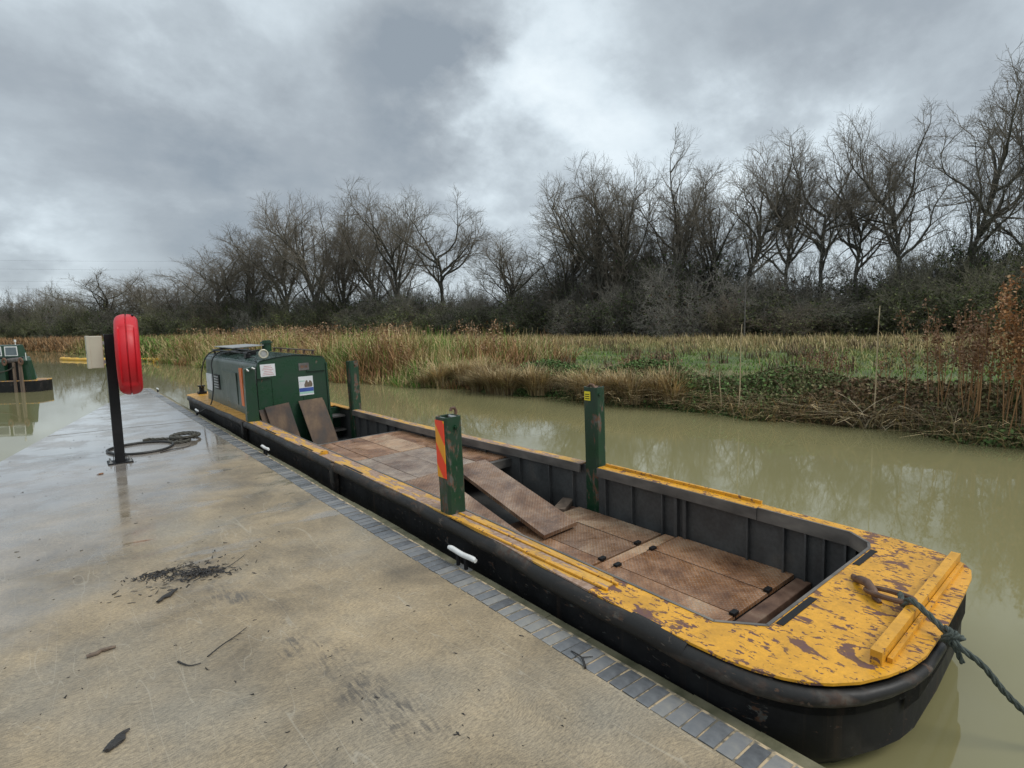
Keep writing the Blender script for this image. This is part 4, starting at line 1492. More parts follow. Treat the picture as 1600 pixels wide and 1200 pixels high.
def twig(name, pts, r, mat, side=()):
    mb = MB()
    p = smooth_path(pts, 5)
    mb.tube(p, list(np.linspace(r, r * .45, len(p))), 6)
    for s in side:
        p = smooth_path(s, 4)
        mb.tube(p, list(np.linspace(r * .6, r * .3, len(p))), 5)
    return mb.build(name, mat, None, True)


def put(o, x, y, rz, label, cat, group=None):
    o.location = (x, y, .001)
    o.rotation_euler = (0, 0, rz)
    return tag(o, label, cat, group)


put(chunk("wood_splinter", .17, .032, .024, MAT["bark"], .15, 3), .395, 3.86, .75, "thick dark wet stick just in front of the black bark pile", "stick", "woody debris on the quay")
put(chunk("wood_splinter", .115, .042, .018, MAT["bark"], .2, 5), .06, 2.585, .85, "flat dark bark chip nearest the bottom edge of the slab", "bark chip", "woody debris on the quay")
put(chunk("wood_splinter", .12, .03, .022, MAT["timber"], .3, 8), .045, 3.39, .1, "small brown curled bark piece on bare concrete", "bark chip", "woody debris on the quay")
put(twig("twig", [(-.11, -.08, .004), (-.03, -.02, .008), (.04, .03, .004), (.11, .08, .008)], .0035, MAT["bark"], [[(0, 0, .008), (.03, -.012, .012), (.045, -.02, .004)], [(.06, .04, .006), (.07, .02, .012)]]),
    .56, 3.07, 0, "thin black budded twig lying by the dark scuff marks", "twig", "woody debris on the quay")
put(twig("twig", [(-.03, .06, .004), (-.012, .012, .006), (.012, -.02, .004), (.055, -.03, .004)], .0045, MAT["bark"]), .36, 2.98, 0, "short bent dark twig shaped like a hook", "twig", "woody debris on the quay")
put(twig("twig", [(-.14, -.07, .015), (-.03, .0, .02), (.07, .09, .01), (.17, .25, .008)], .0035, MAT["bark"], [[(-.03, 0, .02), (.05, -.03, .01), (.12, -.035, .005)]]), .70, 4.0, -.2,
    "long thin twig sticking out of the black bark pile", "twig", "woody debris on the quay")
put(twig("twig", [(-.07, -.03, .006), (0, .0, .012), (.05, .06, .006)], .006, MAT["bark"], [[(0, 0, .012), (.03, -.05, .006)]]), 1.83, 1.78, .6, "forked black twig lying across the blue edge bricks", "twig", "woody debris on the quay")
put(twig("twig", [(-.2, -.05, .006), (-.05, .0, .01), (.1, .02, .006), (.22, .08, .006)], .009, MAT["bark"]), 1.13, 8.75, .2, "dark twig on the wet slab in front of the rope coils", "twig", "woody debris on the quay")
put(chunk("dead_leaf", .06, .05, .012, MAT["deadleaf"], .2, 12), .255, 7.82, .4, "single orange brown leaf on the wet slab in front of the post", "leaf")
# the pile itself and the crumbs around: nobody could count them
def flake(mb, r, x, y, z, L, w, h):
    """a torn sliver with ragged ends"""
    m = Matrix.Translation((x, y, z)) @ Matrix.Rotation(r.uniform(0, 6.3), 4, 'Z') @ Matrix.Rotation(r.uniform(-.35, .35), 4, 'Y') @ Matrix.Rotation(r.uniform(-.5, .5), 4, 'X')
    xs = (-.5 * L, -.2 * L, .15 * L, .5 * L)
    lo, hi = [], []
    for q, xx in enumerate(xs):
        ww = w * (.25, .9, 1.0, .3)[q] * r.uniform(.6, 1.2)
        off = r.uniform(-.4, .4) * w
        lo.append([mb.bm.verts.new(m @ Vector((xx, off - ww / 2, 0))), mb.bm.verts.new(m @ Vector((xx, off + ww / 2, 0)))])
        hi.append(mb.bm.verts.new(m @ Vector((xx, off, h * r.uniform(.5, 1)))))
    for q in range(3):
        mb.bm.faces.new((lo[q][0], lo[q + 1][0], hi[q + 1], hi[q]))
        mb.bm.faces.new((lo[q + 1][1], lo[q][1], hi[q], hi[q + 1]))
        mb.bm.faces.new((lo[q][1], lo[q + 1][1], lo[q + 1][0], lo[q][0]))


mbp = MB()
r_ = random.Random(4)
for q in range(520):
    k = r_.random()
    if k < .55:
        x = .60 + r_.gauss(0, .085)
        yv = 4.10 - (x - .60) * .45 + r_.gauss(0, .045)
    elif k < .8:
        x, yv = .40 + r_.gauss(0, .09), 4.27 + r_.gauss(0, .03)
    else:
        x, yv = .55 + r_.gauss(0, .2), 4.15 + r_.gauss(0, .13)
    z = r_.uniform(0, .018) * math.exp(-((x - .60) / .1) ** 2) * (k < .8)
    flake(mbp, r_, x, yv, z + .002, r_.uniform(.008, .05) * (1.3 if r_.random() < .1 else 1), r_.uniform(.003, .012), r_.uniform(.002, .007))
tag(mbp.build("bark_litter", MAT["bark"]), "scattered black bark mulch swept into a small pile", None, None, "stuff")
mbp = MB()
for q in range(420):
    yv = 1.4 + 12 * r_.random() ** 1.6
    x = r_.uniform(max(left_edge(yv) + .1, -.6 - yv * .03), 1.78)
    k = r_.random() ** 3
    flake(mbp, r_, x, yv, .001, .004 + .026 * k, .003 + .007 * k, .002 + .003 * k)
tag(mbp.build("debris", MAT["bark"]), "dark crumbs of bark and grit strewn over the concrete", None, None, "stuff")

# ------------------------------------------------------------------ moored tug, far left
FH = Vector((FWD.x, FWD.y, 0)).normalized()
RH = Vector((RIGHT.x, RIGHT.y, 0)).normalized()


def field_pt(lat, dep, z=0.0):
    v = RH * lat + FH * dep
    return Vector((v.x, v.y, z))


tug = empty("moored_tug", field_pt(-14.78, 17.4, WATER_Z), (0, 0, math.atan2(RH.y, RH.x) + .10))
tug.scale = (.62, .5, 1.0)
tag(tug, "dark green tug with wooden fender posts moored at the left edge", "boat")
# tug frame: x along the picture (bow end at 0, stern towards -x), y away from the camera
outl = [(0, .75), (-.03, .3), (-.14, .05), (-.5, -.02), (-1.2, -.05), (-2.2, -.05), (-5.5, 0), (-5.5, 1.9), (-1, 1.9), (-.2, 1.6), (-.02, 1.2)]
mb = MB()
mb.prism([(x, yv) for x, yv in outl[::-1]], -.5, .34)
mb.build("hull", MAT["blacking"], tug)
mb = MB()
mb.prism([(x * 1.004 + .012, yv * 1.01 - .012) for x, yv in outl[::-1]], .341, .365)
mb.build("deck", MAT["yellow_worn"], tug)
mb = MB()
mb.prism([(-.78, .12), (-.34, .16), (-.34, .5), (-.78, .5)], .366, .98)
for v in mb.bm.verts:
    if v.co.z > .8 and v.co.x > -.5:
        v.co.x -= .14
mb.build("bulwark", MAT["green"], tug, bevel=.06, seg=3)
mb = MB()
mb.box(-2.6, -1.52, .05, .55, .366, .95, bev=.02)
mb.build("side_panel", MAT["green"], tug)
mb = MB()
mb.box(-1.51, -.79, .3, .5, .366, .98)  # solid black block, its colour stands in for shade inside the recess
mb.build("bow_recess_shade", MAT["black"], tug)
for x, w, tl in ((-1.07, .12, .02), (-.77, .16, .05)):
    mb = MB()
    mb.hexa([(x, -.14, -.02), (x + w, -.14, -.02), (x + w, -.05, -.02), (x, -.05, -.02), (x - tl, -.06, .93), (x - tl + w * .8, -.06, .93), (x - tl + w * .8, .04, .93), (x - tl, .04, .93)])
    mb.build("fender_post", MAT["timber"], tug, bevel=.01)
for x in (-1.42, -.66):
    mb = MB()
    ring = [(x + .085 * math.cos(t), -.09, .96 + .085 * math.sin(t)) for t in np.linspace(0, 2 * math.pi, 17)[:-1]]
    mb.tube(ring, .045, 8, closed=True)
    mb.build("fender_ring", MAT["rusty"], tug, True)
mb = MB()
mb.cyl((-1.36, .08, .98), (-.74, .08, 1.02), .07, 12)
mb.build("fender_beam", MAT["grey_plate"], tug, True)
mb = MB()
mb.hexa([(-4.5, .55, .366), (-.9, .5, .366), (-.9, 1.6, .366), (-4.5, 1.6, .366), (-4.5, .6, 1.02), (-1.0, .55, 1.02), (-1.1, 1.5, 1.08), (-4.5, 1.5, 1.08)])
mb.build("cabin_base", MAT["roof"], tug, bevel=.03)
mb = MB()
mb.hexa([(-4.5, .75, 1.08), (-1.15, .75, 1.08), (-1.15, 1.4, 1.08), (-4.5, 1.4, 1.08), (-4.5, .85, 1.45), (-1.3, .85, 1.45), (-1.3, 1.35, 1.47), (-4.5, 1.35, 1.47)])
wh = mb.build("wheelhouse", MAT["green"], tug)
for k in range(3):
    x1 = -1.24 - k * .75
    mb = MB()
    mb.hexa([(x1 - .62, .755, 1.12), (x1, .755, 1.12), (x1, .775, 1.12), (x1 - .62, .775, 1.12), (x1 - .66, .825, 1.42), (x1 - .06, .825, 1.42), (x1 - .06, .85, 1.42), (x1 - .66, .85, 1.42)])
    wf = mb.build("window_frame", MAT["white"], wh)
    mb = MB()
    mb.hexa([(x1 - .57, .748, 1.15), (x1 - .05, .748, 1.15), (x1 - .05, .76, 1.15), (x1 - .57, .76, 1.15), (x1 - .60, .808, 1.39), (x1 - .10, .808, 1.39), (x1 - .10, .82, 1.39), (x1 - .60, .82, 1.39)])
    mb.build("pane", MAT["pane"], wf)
mb = MB()
mb.cyl((-1.45, 1.0, 1.46), (-1.45, 1.0, 1.55), .02, 8).cyl((-1.45, 1.0, 1.55), (-1.45, 1.0, 1.63), .05, 12)
mb.build("masthead_lamp", MAT["white"], wh, True)
mb = MB()
mb.cyl((-.62, .3, .98), (-.62, .3, 1.22), .02, 8)
mb.build("jackstaff", MAT["white"], tug, True)
mb = MB()
mb.tube(smooth_path([(-1.9, .0, .62), (-1.5, -.02, .66), (-1.2, -.08, .72), (-1.0, -.12, .8)]), .018, 6)
mb.build("rope_end", MAT["rope_brown"], tug, True)

# ------------------------------------------------------------------ floating boom
mb = MB()
bp_ = [(.1, 49.5, -.12), (1.0, 46.8, -.14), (2.2, 44.2, -.12), (3.3, 42.2, -.12), (4.3, 41.2, -.12)]
path = smooth_path(bp_, 8)
mb.tube(path, [.13 + .02 * math.sin(q * 2.1) for q in range(len(path))], 10)
bo = mb.build("floating_boom", MAT["boom"], None, True)
tag(bo, "yellow floating boom stretched across the far water behind the lifebuoy", "boom")
mb = MB()
path = smooth_path([(4.3, 41.2, -.1), (4.65, 39.5, -.12), (4.4, 38.2, -.14)], 6)
mb.tube(path, [.13] * 6 + [.17] * 3 + [.24] * 4, 10)
mb.build("boom_end", MAT["boom"], bo, True)


# ------------------------------------------------------------------ bare trees
def tubes(paths, radii, k):
    """paths (B,S,3), radii (B,S) -> verts, quad faces"""
    B, S, _ = paths.shape
    tan = np.empty_like(paths)
    tan[:, 1:-1] = paths[:, 2:] - paths[:, :-2]
    tan[:, 0] = paths[:, 1] - paths[:, 0]
    tan[:, -1] = paths[:, -1] - paths[:, -2]
    tan /= np.linalg.norm(tan, axis=2, keepdims=True) + 1e-9
    ref = np.where(np.abs(tan[:, :1, 2:3]) > .8, np.array([1., 0, 0]), np.array([0, 0, 1.]))
    u = np.cross(tan, np.broadcast_to(ref, tan.shape))
    u /= np.linalg.norm(u, axis=2, keepdims=True) + 1e-9
    v = np.cross(tan, u)
    ang = 2 * np.pi * np.arange(k) / k
    ring = (u[:, :, None] * np.cos(ang)[None, None, :, None] + v[:, :, None] * np.sin(ang)[None, None, :, None]) * radii[:, :, None, None] + paths[:, :, None]
    verts = ring.reshape(-1, 3)
    b, s, j = np.meshgrid(np.arange(B), np.arange(S - 1), np.arange(k), indexing='ij')
    base = (b * S + s) * k
    f = np.stack([base + j, base + (j + 1) % k, base + k + (j + 1) % k, base + k + j], -1).reshape(-1, 4)
    return verts, f


def grow(start, dirs, length, segs, wander, up, g):
    B = len(start)
    paths = np.empty((B, segs + 1, 3))
    paths[:, 0] = start
    d = dirs / np.linalg.norm(dirs, axis=1, keepdims=True)
    for s in range(segs):
        d = d + g.normal(0, wander, (B, 3)) + np.array([0, 0, 1.]) * up
        d /= np.linalg.norm(d, axis=1, keepdims=True)
        paths[:, s + 1] = paths[:, s] + d * (length / segs)[:, None]
    return paths


def spawn(paths, n, t0, t1, angle, spread, g, tpow=1.0):
    """n children per path: start points, directions, and position t along the parent"""
    B, S, _ = paths.shape
    t = t0 + (t1 - t0) * ((np.arange(n)[None] + g.random((B, n))) / n) ** tpow
    x = t * (S - 1)
    i0 = np.minimum(x.astype(int), S - 2)
    fr = (x - i0)[..., None]
    bi = np.arange(B)[:, None]
    p = paths[bi, i0] * (1 - fr) + paths[bi, i0 + 1] * fr
    tan = paths[bi, i0 + 1] - paths[bi, i0]
    tan /= np.linalg.norm(tan, axis=2, keepdims=True) + 1e-9
    rnd = g.normal(0, 1, tan.shape)
    perp = rnd - tan * (rnd * tan).sum(2, keepdims=True)
    perp /= np.linalg.norm(perp, axis=2, keepdims=True) + 1e-9
    a = angle + g.normal(0, spread, (B, n, 1))
    d = tan * np.cos(a) + perp * np.sin(a)
    return p.reshape(-1, 3), d.reshape(-1, 3), t.reshape(-1)


def taper(r0, r1, S):
    t = np.linspace(0, 1, S)[None]
    return r0[:, None] * (1 - t) + r1 * t


def tree_proto(seed, style):
    """a bare broadleaf tree of unit height 18 m: trunk mesh (trunk and limbs) and crown mesh (branches and twigs)"""
    g = np.random.default_rng(seed)
    H = 18.0
    ash = style == 'ash'
    lev0 = grow(np.zeros((1, 3)), np.array([[g.normal(0, .05), g.normal(0, .05), 1.]]), np.array([H * (.55 if ash else .58)]), 12, .07, .03, g)
    vt, ft = tubes(lev0, taper(np.array([.30]), .09, 13), 8)
    nl = 15 if ash else 12
    p, d, t = spawn(lev0, nl, .22 if ash else .50, 1.0, .58 if ash else .82, .20, g)
    ln = H * ((.58 - .12 * t) if ash else (.50 - .06 * t)) * g.uniform(.75, 1.12, len(t))
    lev1 = grow(p, d, ln, 10, .11 if ash else .17, .075 if ash else .07, g)
    r1 = np.clip(.019 * ln, .03, .17)
    v1, f1 = tubes(lev1, taper(r1, .016, 11), 6)
    TV, TF = np.concatenate([vt, v1]), np.concatenate([ft, f1 + len(vt)])
    nb = 11 if ash else 10
    p, d, t = spawn(lev1, nb, .15, 1.0, .72, .2, g)
    l1 = np.repeat(ln, nb)
    l2 = l1 * (.40 - .20 * t) * g.uniform(.7, 1.25, len(t)) + .45
    lev2 = grow(p, d, l2, 5, .15, .055, g)
    v2, f2 = tubes(lev2, taper(np.clip(.018 * l2, .022, .06), .014, 6), 4)
    p, d, t = spawn(lev2, 7, .2, 1.0, .72, .22, g)
    l3 = np.repeat(l2, 7) * (.52 - .2 * t) * g.uniform(.7, 1.3, len(t)) + .25
    lev3 = grow(p, d, l3, 3, .18, .04, g)
    v3, f3 = tubes(lev3, taper(np.full(len(l3), .0135), .009, 4), 3)
    p, d, t = spawn(lev3, 5, .25, 1.0, .7, .22, g)
    l4 = np.repeat(l3, 5) * .5 * g.uniform(.6, 1.4, len(t)) + .18
    lev4 = grow(p, d, l4, 2, .15, .05, g)
    v4, f4 = tubes(lev4, taper(np.full(len(l4), .0085), .006, 3), 3)
    CV, CF, off = [v2], [f2], len(v2)
    for v, f in ((v3, f3), (v4, f4)):
        CV.append(v)
        CF.append(f + off)
        off += len(v)
    top = max(TV[:, 2].max(), max(v[:, 2].max() for v in CV))
    sc = H / top
    CVa = np.concatenate(CV) * sc
    w = np.percentile(np.hypot(CVa[:, 0], CVa[:, 1]), 88)
    return (mesh_np("trunk", TV * sc, TF, MAT["treebark"], smooth_=True), mesh_np("crown", CVa, np.concatenate(CF), MAT["twig"]), w)


PROTO = [tree_proto(21, 'ash'), tree_proto(34, 'ash'), tree_proto(47, 'ash'), tree_proto(52, 'oak'), tree_proto(66, 'oak'), tree_proto(79, 'oak')]


def horizon(px):
    return 523.2 - px * 0.01825


def tree(px, top, half, dep, proto, label, rz, name="bare_tree", group="bare trees of the wood behind the field", drop=0.0):
    """stands at a place in the field frame; its height and spread are the real ones in metres"""
    lat = (px - 800) / 875.75 * dep
    h = (horizon(px) - top) / 875.75 * dep + 1.6 - .30
    wid = half / 875.75 * dep
    tr, cr, w = PROTO[proto]
    root = empty(name, field_pt(lat, dep, .30), (0, 0, rz))
    sxy = min(1.6, max(.66, wid / w * 1.45))
    root.scale = (sxy, sxy, h * 1.05 / 18.0)
    for nm, me in (("trunk", tr), ("crown", cr)):
        link(bpy.data.objects.new(nm, me), root)
    tag(root, label, "tree", group)


trees = [
    (60, 452, 55, 128, 3, "low bare tree at the far left end of the wood, above the tug"),
    (168, 424, 58, 118, 4, "round bare tree rising above the red lifebuoy housing"),
    (238, 432, 45, 116, 1, "small bare tree just right of the lifebuoy housing"),
    (290, 425, 40, 108, 2, "slim bare tree at the left foot of the big clump above the cabin"),
    (342, 370, 72, 98, 4, "spreading open bare tree forming the left shoulder of the middle clump"),
    (398, 364, 48, 95, 0, "bare tree behind the spreading one, second in the middle clump from its left"),
    (455, 325, 55, 90, 1, "tall bare tree above the cabin, third in the middle clump from its left"),
    (505, 309, 52, 86, 2, "tall bare tree with dark stem, fourth in the middle clump from its left"),
    (552, 316, 48, 84, 0, "upright bare tree in the heart of the middle clump, fifth from its left"),
    (598, 316, 46, 82, 1, "upright bare tree, third in the middle clump from its right end"),
    (640, 303, 52, 79, 2, "highest bare tree of the middle clump, second from its right end"),
    (692, 318, 52, 75, 4, "rounded bare tree ending the middle clump beside the gap of sky"),
    (790, 364, 46, 66, 0, "small lone bare tree standing in the gap between the clumps"),
    (878, 292, 58, 60, 1, "fan shaped bare tree at the left side of the second clump"),
    (935, 264, 55, 58, 0, "bare tree with many upright stems, second in the second clump from its left"),
    (988, 258, 52, 57, 2, "bare tree in the middle of the second clump above the grey shrubs"),
    (1048, 228, 60, 55, 1, "tallest bare tree of the second clump, at its peak"),
    (1100, 272, 45, 54, 0, "thin bare tree at the right side of the second clump"),
    (1165, 236, 58, 50, 3, "open crowned bare tree at the left side of the third clump"),
    (1222, 218, 55, 49, 5, "bare tree with crooked limbs, second in the third clump from its left"),
    (1282, 207, 56, 48, 4, "bare tree at the middle peak of the third clump"),
    (1338, 212, 52, 47, 3, "leaning limbed bare tree between the third clump peak and the taller trees"),
    (1405, 182, 62, 45, 5, "high round crowned bare tree, third from the right edge of the view"),
    (1502, 130, 66, 42, 3, "tall twisted limbed bare tree standing clear above the right hand thicket"),
    (1592, 106, 62, 40, 5, "tallest bare tree, cut by the right edge of the view"),
]
for q, (px, top, half, dep, pr_, lab) in enumerate(trees):
    tree(px, top, half, dep, pr_, lab, q * 2.39)

# ------------------------------------------------------------------ shrubs of the thicket
def leaf_cloud(centers, size, cols, g, name_mat):
    n = len(centers)
    a = g.normal(0, 1, (n, 3))
    a /= np.linalg.norm(a, axis=1, keepdims=True)
    b = np.cross(a, g.normal(0, 1, (n, 3)))
    b /= np.linalg.norm(b, axis=1, keepdims=True) + 1e-9
    s = size[:, None]
    V = np.stack([centers - a * s, centers + b * s * .55, centers + a * s, centers - b * s * .55], 1).reshape(-1, 3)
    F = np.arange(4 * n).reshape(n, 4)
    return V, F, np.repeat(cols, 4, axis=0)


def shrub_proto(seed, leafy, leafcol, stemcol, arch):
    g = np.random.default_rng(seed)
    n0 = 22
    az = g.uniform(0, 2 * np.pi, n0)
    el = g.uniform(.35, 1.45, n0)
    st = np.stack([np.cos(az) * .5, np.sin(az) * .5, np.full(n0, -.1)], 1)
    d = np.stack([np.cos(az) * np.cos(el), np.sin(az) * np.cos(el), np.sin(el)], 1)
    ln = g.uniform(3.6, 6.0, n0)
    l0 = grow(st, d, ln, 8, .16, arch, g)
    l0[:, :, 2] = np.maximum(l0[:, :, 2], .05)
    v0, f0 = tubes(l0, taper(np.full(n0, .05), .015, 9), 5)
    p, d, t = spawn(l0, 11, .12, 1, .7, .25, g)
    ln1 = g.uniform(1.0, 2.3, len(t))
    l1 = grow(p, d, ln1, 4, .22, .0, g)
    v1, f1 = tubes(l1, taper(np.full(len(t), .016), .009, 5), 3)
    p, d, t = spawn(l1, 7, .15, 1, .75, .3, g)
    l2 = grow(p, d, g.uniform(.35, 1.0, len(t)), 3, .22, .02, g)
    v2, f2 = tubes(l2, taper(np.full(len(t), .010), .007, 4), 3)
    p, d, t = spawn(l2, 3, .3, 1, .7, .3, g)
    l3 = grow(p, d, g.uniform(.2, .5, len(t)), 2, .2, .02, g)
    v3, f3 = tubes(l3, taper(np.full(len(t), .008), .006, 3), 3)
    V = np.concatenate([v0, v1, v2, v3])
    F = np.concatenate([f0, f1 + len(v0), f2 + len(v0) + len(v1), f3 + len(v0) + len(v1) + len(v2)])
    sc = np.array(stemcol)
    tone = np.concatenate([np.full(len(v0), .85), np.full(len(v1), .95), np.full(len(v2), 1.05), np.full(len(v3), 1.12)])
    top = np.percentile(V[:, 2], 99.5)
    sxy = 3.5 / np.percentile(np.abs(V[:, :2]), 95)
    scale = np.array([sxy, sxy, 6.0 / top])
    C = sc[None] * tone[:, None] * g.uniform(.8, 1.2, (len(V), 1))
    stems = mesh_np("stems", V * scale, F, MAT["veg"], C)
    pts = l2.reshape(-1, 3)
    idx = g.integers(0, len(pts), leafy)
    cen = pts[idx] * scale + g.normal(0, .12, (leafy, 3))
    cen = cen[cen[:, 2] < 4.3 * g.uniform(.7, 1.0, len(cen))]
    leafy = len(cen)
    cen[:, 2] = np.maximum(cen[:, 2], .05)
    cols = np.array(leafcol)[g.integers(0, len(leafcol), leafy)] * g.uniform(.6, 1.4, (leafy, 1))
    LV, LF, LC = leaf_cloud(cen, g.uniform(.05, .13, leafy), cols, g, None)
    return stems, mesh_np("foliage", LV, LF, MAT["veg"], LC)


DARKG = [(.05, .075, .026), (.065, .088, .032), (.085, .095, .038)]
OLIVE = [(.15, .17, .058), (.18, .19, .075), (.11, .135, .045)]
RUSSET = [(.085, .045, .025), (.06, .045, .025), (.035, .04, .016)]
SHRUB = [shrub_proto(101, 6000, DARKG, (.14, .128, .105), .0),
         shrub_proto(102, 6500, OLIVE, (.19, .175, .12), -.03),
         shrub_proto(103, 3000, DARKG + RUSSET, (.20, .185, .16), -.05),
         shrub_proto(104, 6000, OLIVE + DARKG, (.165, .155, .11), .02),
         shrub_proto(105, 5000, RUSSET + OLIVE, (.185, .155, .12), -.02)]


def shrub(px, dep, hgt, wid, proto, label, group=None, rz=0.0, name="shrub"):
    lat = (px - 800) / 875.75 * dep
    root = empty(name, field_pt(lat, dep, .30), (0, 0, rz))
    root.scale = (wid / 7.0, wid / 7.0, hgt / 6.0)
    for nm, me in zip(("stems", "foliage"), SHRUB[proto]):
        link(bpy.data.objects.new(nm, me), root)
    tag(root, label, "shrub", group)


g2 = random.Random(5)
ZONES = ((130, "far left, behind the tug"), (300, "behind the lifebuoy housing"), (480, "above the cabin roof"), (730, "under the middle clump of trees"),
         (850, "in the gap between the tree clumps"), (1130, "under the second clump of trees"), (1340, "under the third clump of trees"), (9999, "under the tall trees on the right"))


def zone(px):
    w = next(t for lim, t in ZONES if px < lim)
    return "dense dark shrub in the thicket " + w, "thicket shrubs " + w



def thicket_top(px):
    return float(np.interp(px, [-200, 0, 120, 300, 420, 520, 640, 730, 800, 860, 930, 1000, 1110, 1150, 1250, 1340, 1420, 1500, 1600, 1800],
                           [474, 476, 466, 462, 450, 452, 450, 446, 456, 420, 392, 376, 380, 420, 412, 398, 390, 372, 358, 358]))


def tree_dep(px):
    return float(np.interp(px, [-200, 60, 168, 342, 505, 692, 878, 1048, 1222, 1405, 1592, 1800], [150, 128, 118, 98, 86, 75, 60, 55, 49, 45, 40, 37]))


lat_px = -90.0
while lat_px < 1720:
    D = tree_dep(lat_px)
    step = 3.0 / D * 875.75 * g2.uniform(.75, 1.25)
    for row, (dd, hf) in enumerate(((-3.5, .74), (0.0, 1.0), (4.5, .95))):
        px = lat_px + g2.uniform(-.5, .5) * step
        dep = D + dd + g2.uniform(-1.2, 1.2)
        full = (horizon(px) - thicket_top(px)) / 875.75 * dep + 1.3
        pr_ = g2.choice((0, 1, 2, 3, 3, 4)) if row == 0 else g2.choice((0, 0, 3, 2))
        if px > 1280 and row == 0:
            pr_ = g2.choice((1, 3, 3))
        if 840 < px < 1120 and row == 0:
            pr_ = g2.choice((2, 2, 0))
        shrub(px, dep, max(2.2, full * hf * (1.0 if row == 0 else 1.08) * g2.uniform(.7, 1.22)), g2.uniform(6.0, 8.5), pr_, *zone(px), g2.uniform(0, 6.3))
    lat_px += step
# shrubs that stand out
shrub(1128, 45.5, 3.4, 3.2, 4, "small shrub with a few orange leaves beside the pale pole", None, 1.2)
shrub(1058, 47, 3.6, 5.0, 2, "pale grey twiggy bush at the foot of the second clump", None, 2.2)
shrub(1245, 42.5, 2.4, 5.5, 4, "low reddish brown bramble mound in front of the right hand thicket", None, .4)
mb = MB()
b0 = field_pt((1163 - 800) / 875.75 * 42, 42, .3)
mb.tube([b0, b0 + Vector((0.02, 0, 2.2)), b0 + Vector((.05, .03, 4.6))], [.05, .045, .035], 8)
tag(mb.build("pale_pole", MAT["lip"], None, True), "slender pale pole standing upright in front of the thicket", "pole")

# ------------------------------------------------------------------ grasses, reeds and bank plants
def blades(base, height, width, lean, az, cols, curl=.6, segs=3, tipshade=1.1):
    n = len(base)
    side = np.stack([-np.sin(az), np.cos(az), np.zeros(n)], 1)
    fwd = np.stack([np.cos(az), np.sin(az), np.zeros(n)], 1)
    V = np.empty((n, segs + 1, 2, 3))
    C = np.empty((n, segs + 1, 2, 3))
    for s in range(segs + 1):
        t = s / segs
        off = lean * (t ** (1 + curl)) * height
        zz = height * t * (1 - .35 * np.clip(lean, 0, 1.6) * t)
        p = base + fwd * off[:, None] + np.stack([np.zeros(n), np.zeros(n), zz], 1)
        w = width * (1 - .85 * t) * .5
        V[:, s, 0], V[:, s, 1] = p - side * w[:, None], p + side * w[:, None]
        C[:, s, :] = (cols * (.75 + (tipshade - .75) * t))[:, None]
    b, s = np.meshgrid(np.arange(n), np.arange(segs), indexing='ij')
    a = (b * (segs + 1) + s) * 2
    F = np.stack([a, a + 1, a + 3, a + 2], -1).reshape(-1, 4)
    return V.reshape(-1, 3), F, C.reshape(-1, 3)


def join(parts):
    V, F, C, off = [], [], [], 0
    for v, f, c in parts:
        V.append(v)
        F.append(f + off)
        C.append(c)
        off += len(v)
    return np.concatenate(V), np.concatenate(F), np.concatenate(C)


def pick(cols, n, var=.3):
    return np.array(cols)[rng.integers(0, len(cols), n)] * rng.uniform(1 - var, 1 + var, (n, 1))


def stuff(name, parts, label):
    V, F, C = join(parts)
    o = link(bpy.data.objects.new(name, mesh_np(name, V, F, MAT["veg"], C)))
    return tag(o, label, None, None, "stuff")


GREEN = [(.105, .215, .028), (.125, .24, .035), (.085, .175, .026), (.15, .21, .05)]
TAN = [(.38, .29, .135), (.45, .345, .175), (.30, .225, .10), (.25, .21, .085)]
STRAW = [(.56, .43, .24), (.48, .36, .19), (.40, .29, .14)]
BROWN = [(.28, .155, .07), (.34, .20, .09), (.21, .125, .06)]
LEAF = [(.085, .15, .040), (.11, .18, .055), (.065, .115, .035), (.08, .075, .03), (.06, .045, .022)]


def uni(a, b, n):
    return rng.uniform(a, b, n)


def patch(s, d, sc=1.0, ph=0.0):
    return .5 + .5 * np.sin(s * .55 * sc + ph + 1.3 * np.sin(d * .33 * sc)) * np.sin(d * .45 * sc + ph * 2 + 1.1 * np.sin(s * .21))


# short field grass, green with bleached patches
n = 120000
s = S0 - 4 + 60 * rng.random(n) ** 1.15
d = .9 + 34 * rng.random(n) ** 1.7
mixv = np.clip(patch(s, d) * .55 - .10 + .45 * (patch(s, d, 3.1, 1.7) - .4) + (d - 9) / 15 + rng.normal(0, .18, n), 0, 1)
cols = pick(GREEN, n) * (1 - mixv[:, None]) + pick(TAN, n) * mixv[:, None]
hh = uni(.04, .13, n) * (1 + 1.6 * mixv * np.clip(d / 10, .2, 1))
grass = blades(bank_pt(s, d), hh, uni(.012, .03, n) * (1 + d / 22), uni(.1, .9, n), uni(0, 6.3, n), cols)
stuff("grass", [grass], "green and bleached field grass on the far bank")
# tall bleached grass in front of the wood
n = 42000
s = S0 - 2 + 75 * rng.random(n)
d = 7 + 29 * rng.random(n)
keep = rng.random(n) < np.clip((d - 12) / 16, .015, .75) * (.15 + .85 * patch(s, d, .7, 1.0))
s, d = s[keep], d[keep]
n = len(s)
tg = blades(bank_pt(s, d), uni(.3, .65, n), uni(.03, .06, n), uni(.05, .5, n), uni(0, 6.3, n), pick(TAN + STRAW + [(.24, .14, .07), (.15, .15, .06)], n))
n = 420
s, d = S0 + 50 * rng.random(n), 2.6 + 24 * rng.random(n) ** 1.2
s, d = np.repeat(s, 22) + rng.normal(0, .16, n * 22), np.repeat(d, 22) + rng.normal(0, .16, n * 22)
n = n * 22
dk = blades(bank_pt(s, d), uni(.12, .55, n), uni(.02, .05, n), uni(0, .9, n), uni(0, 6.3, n), pick([(.13, .085, .055), (.16, .10, .06), (.10, .075, .045)], n))
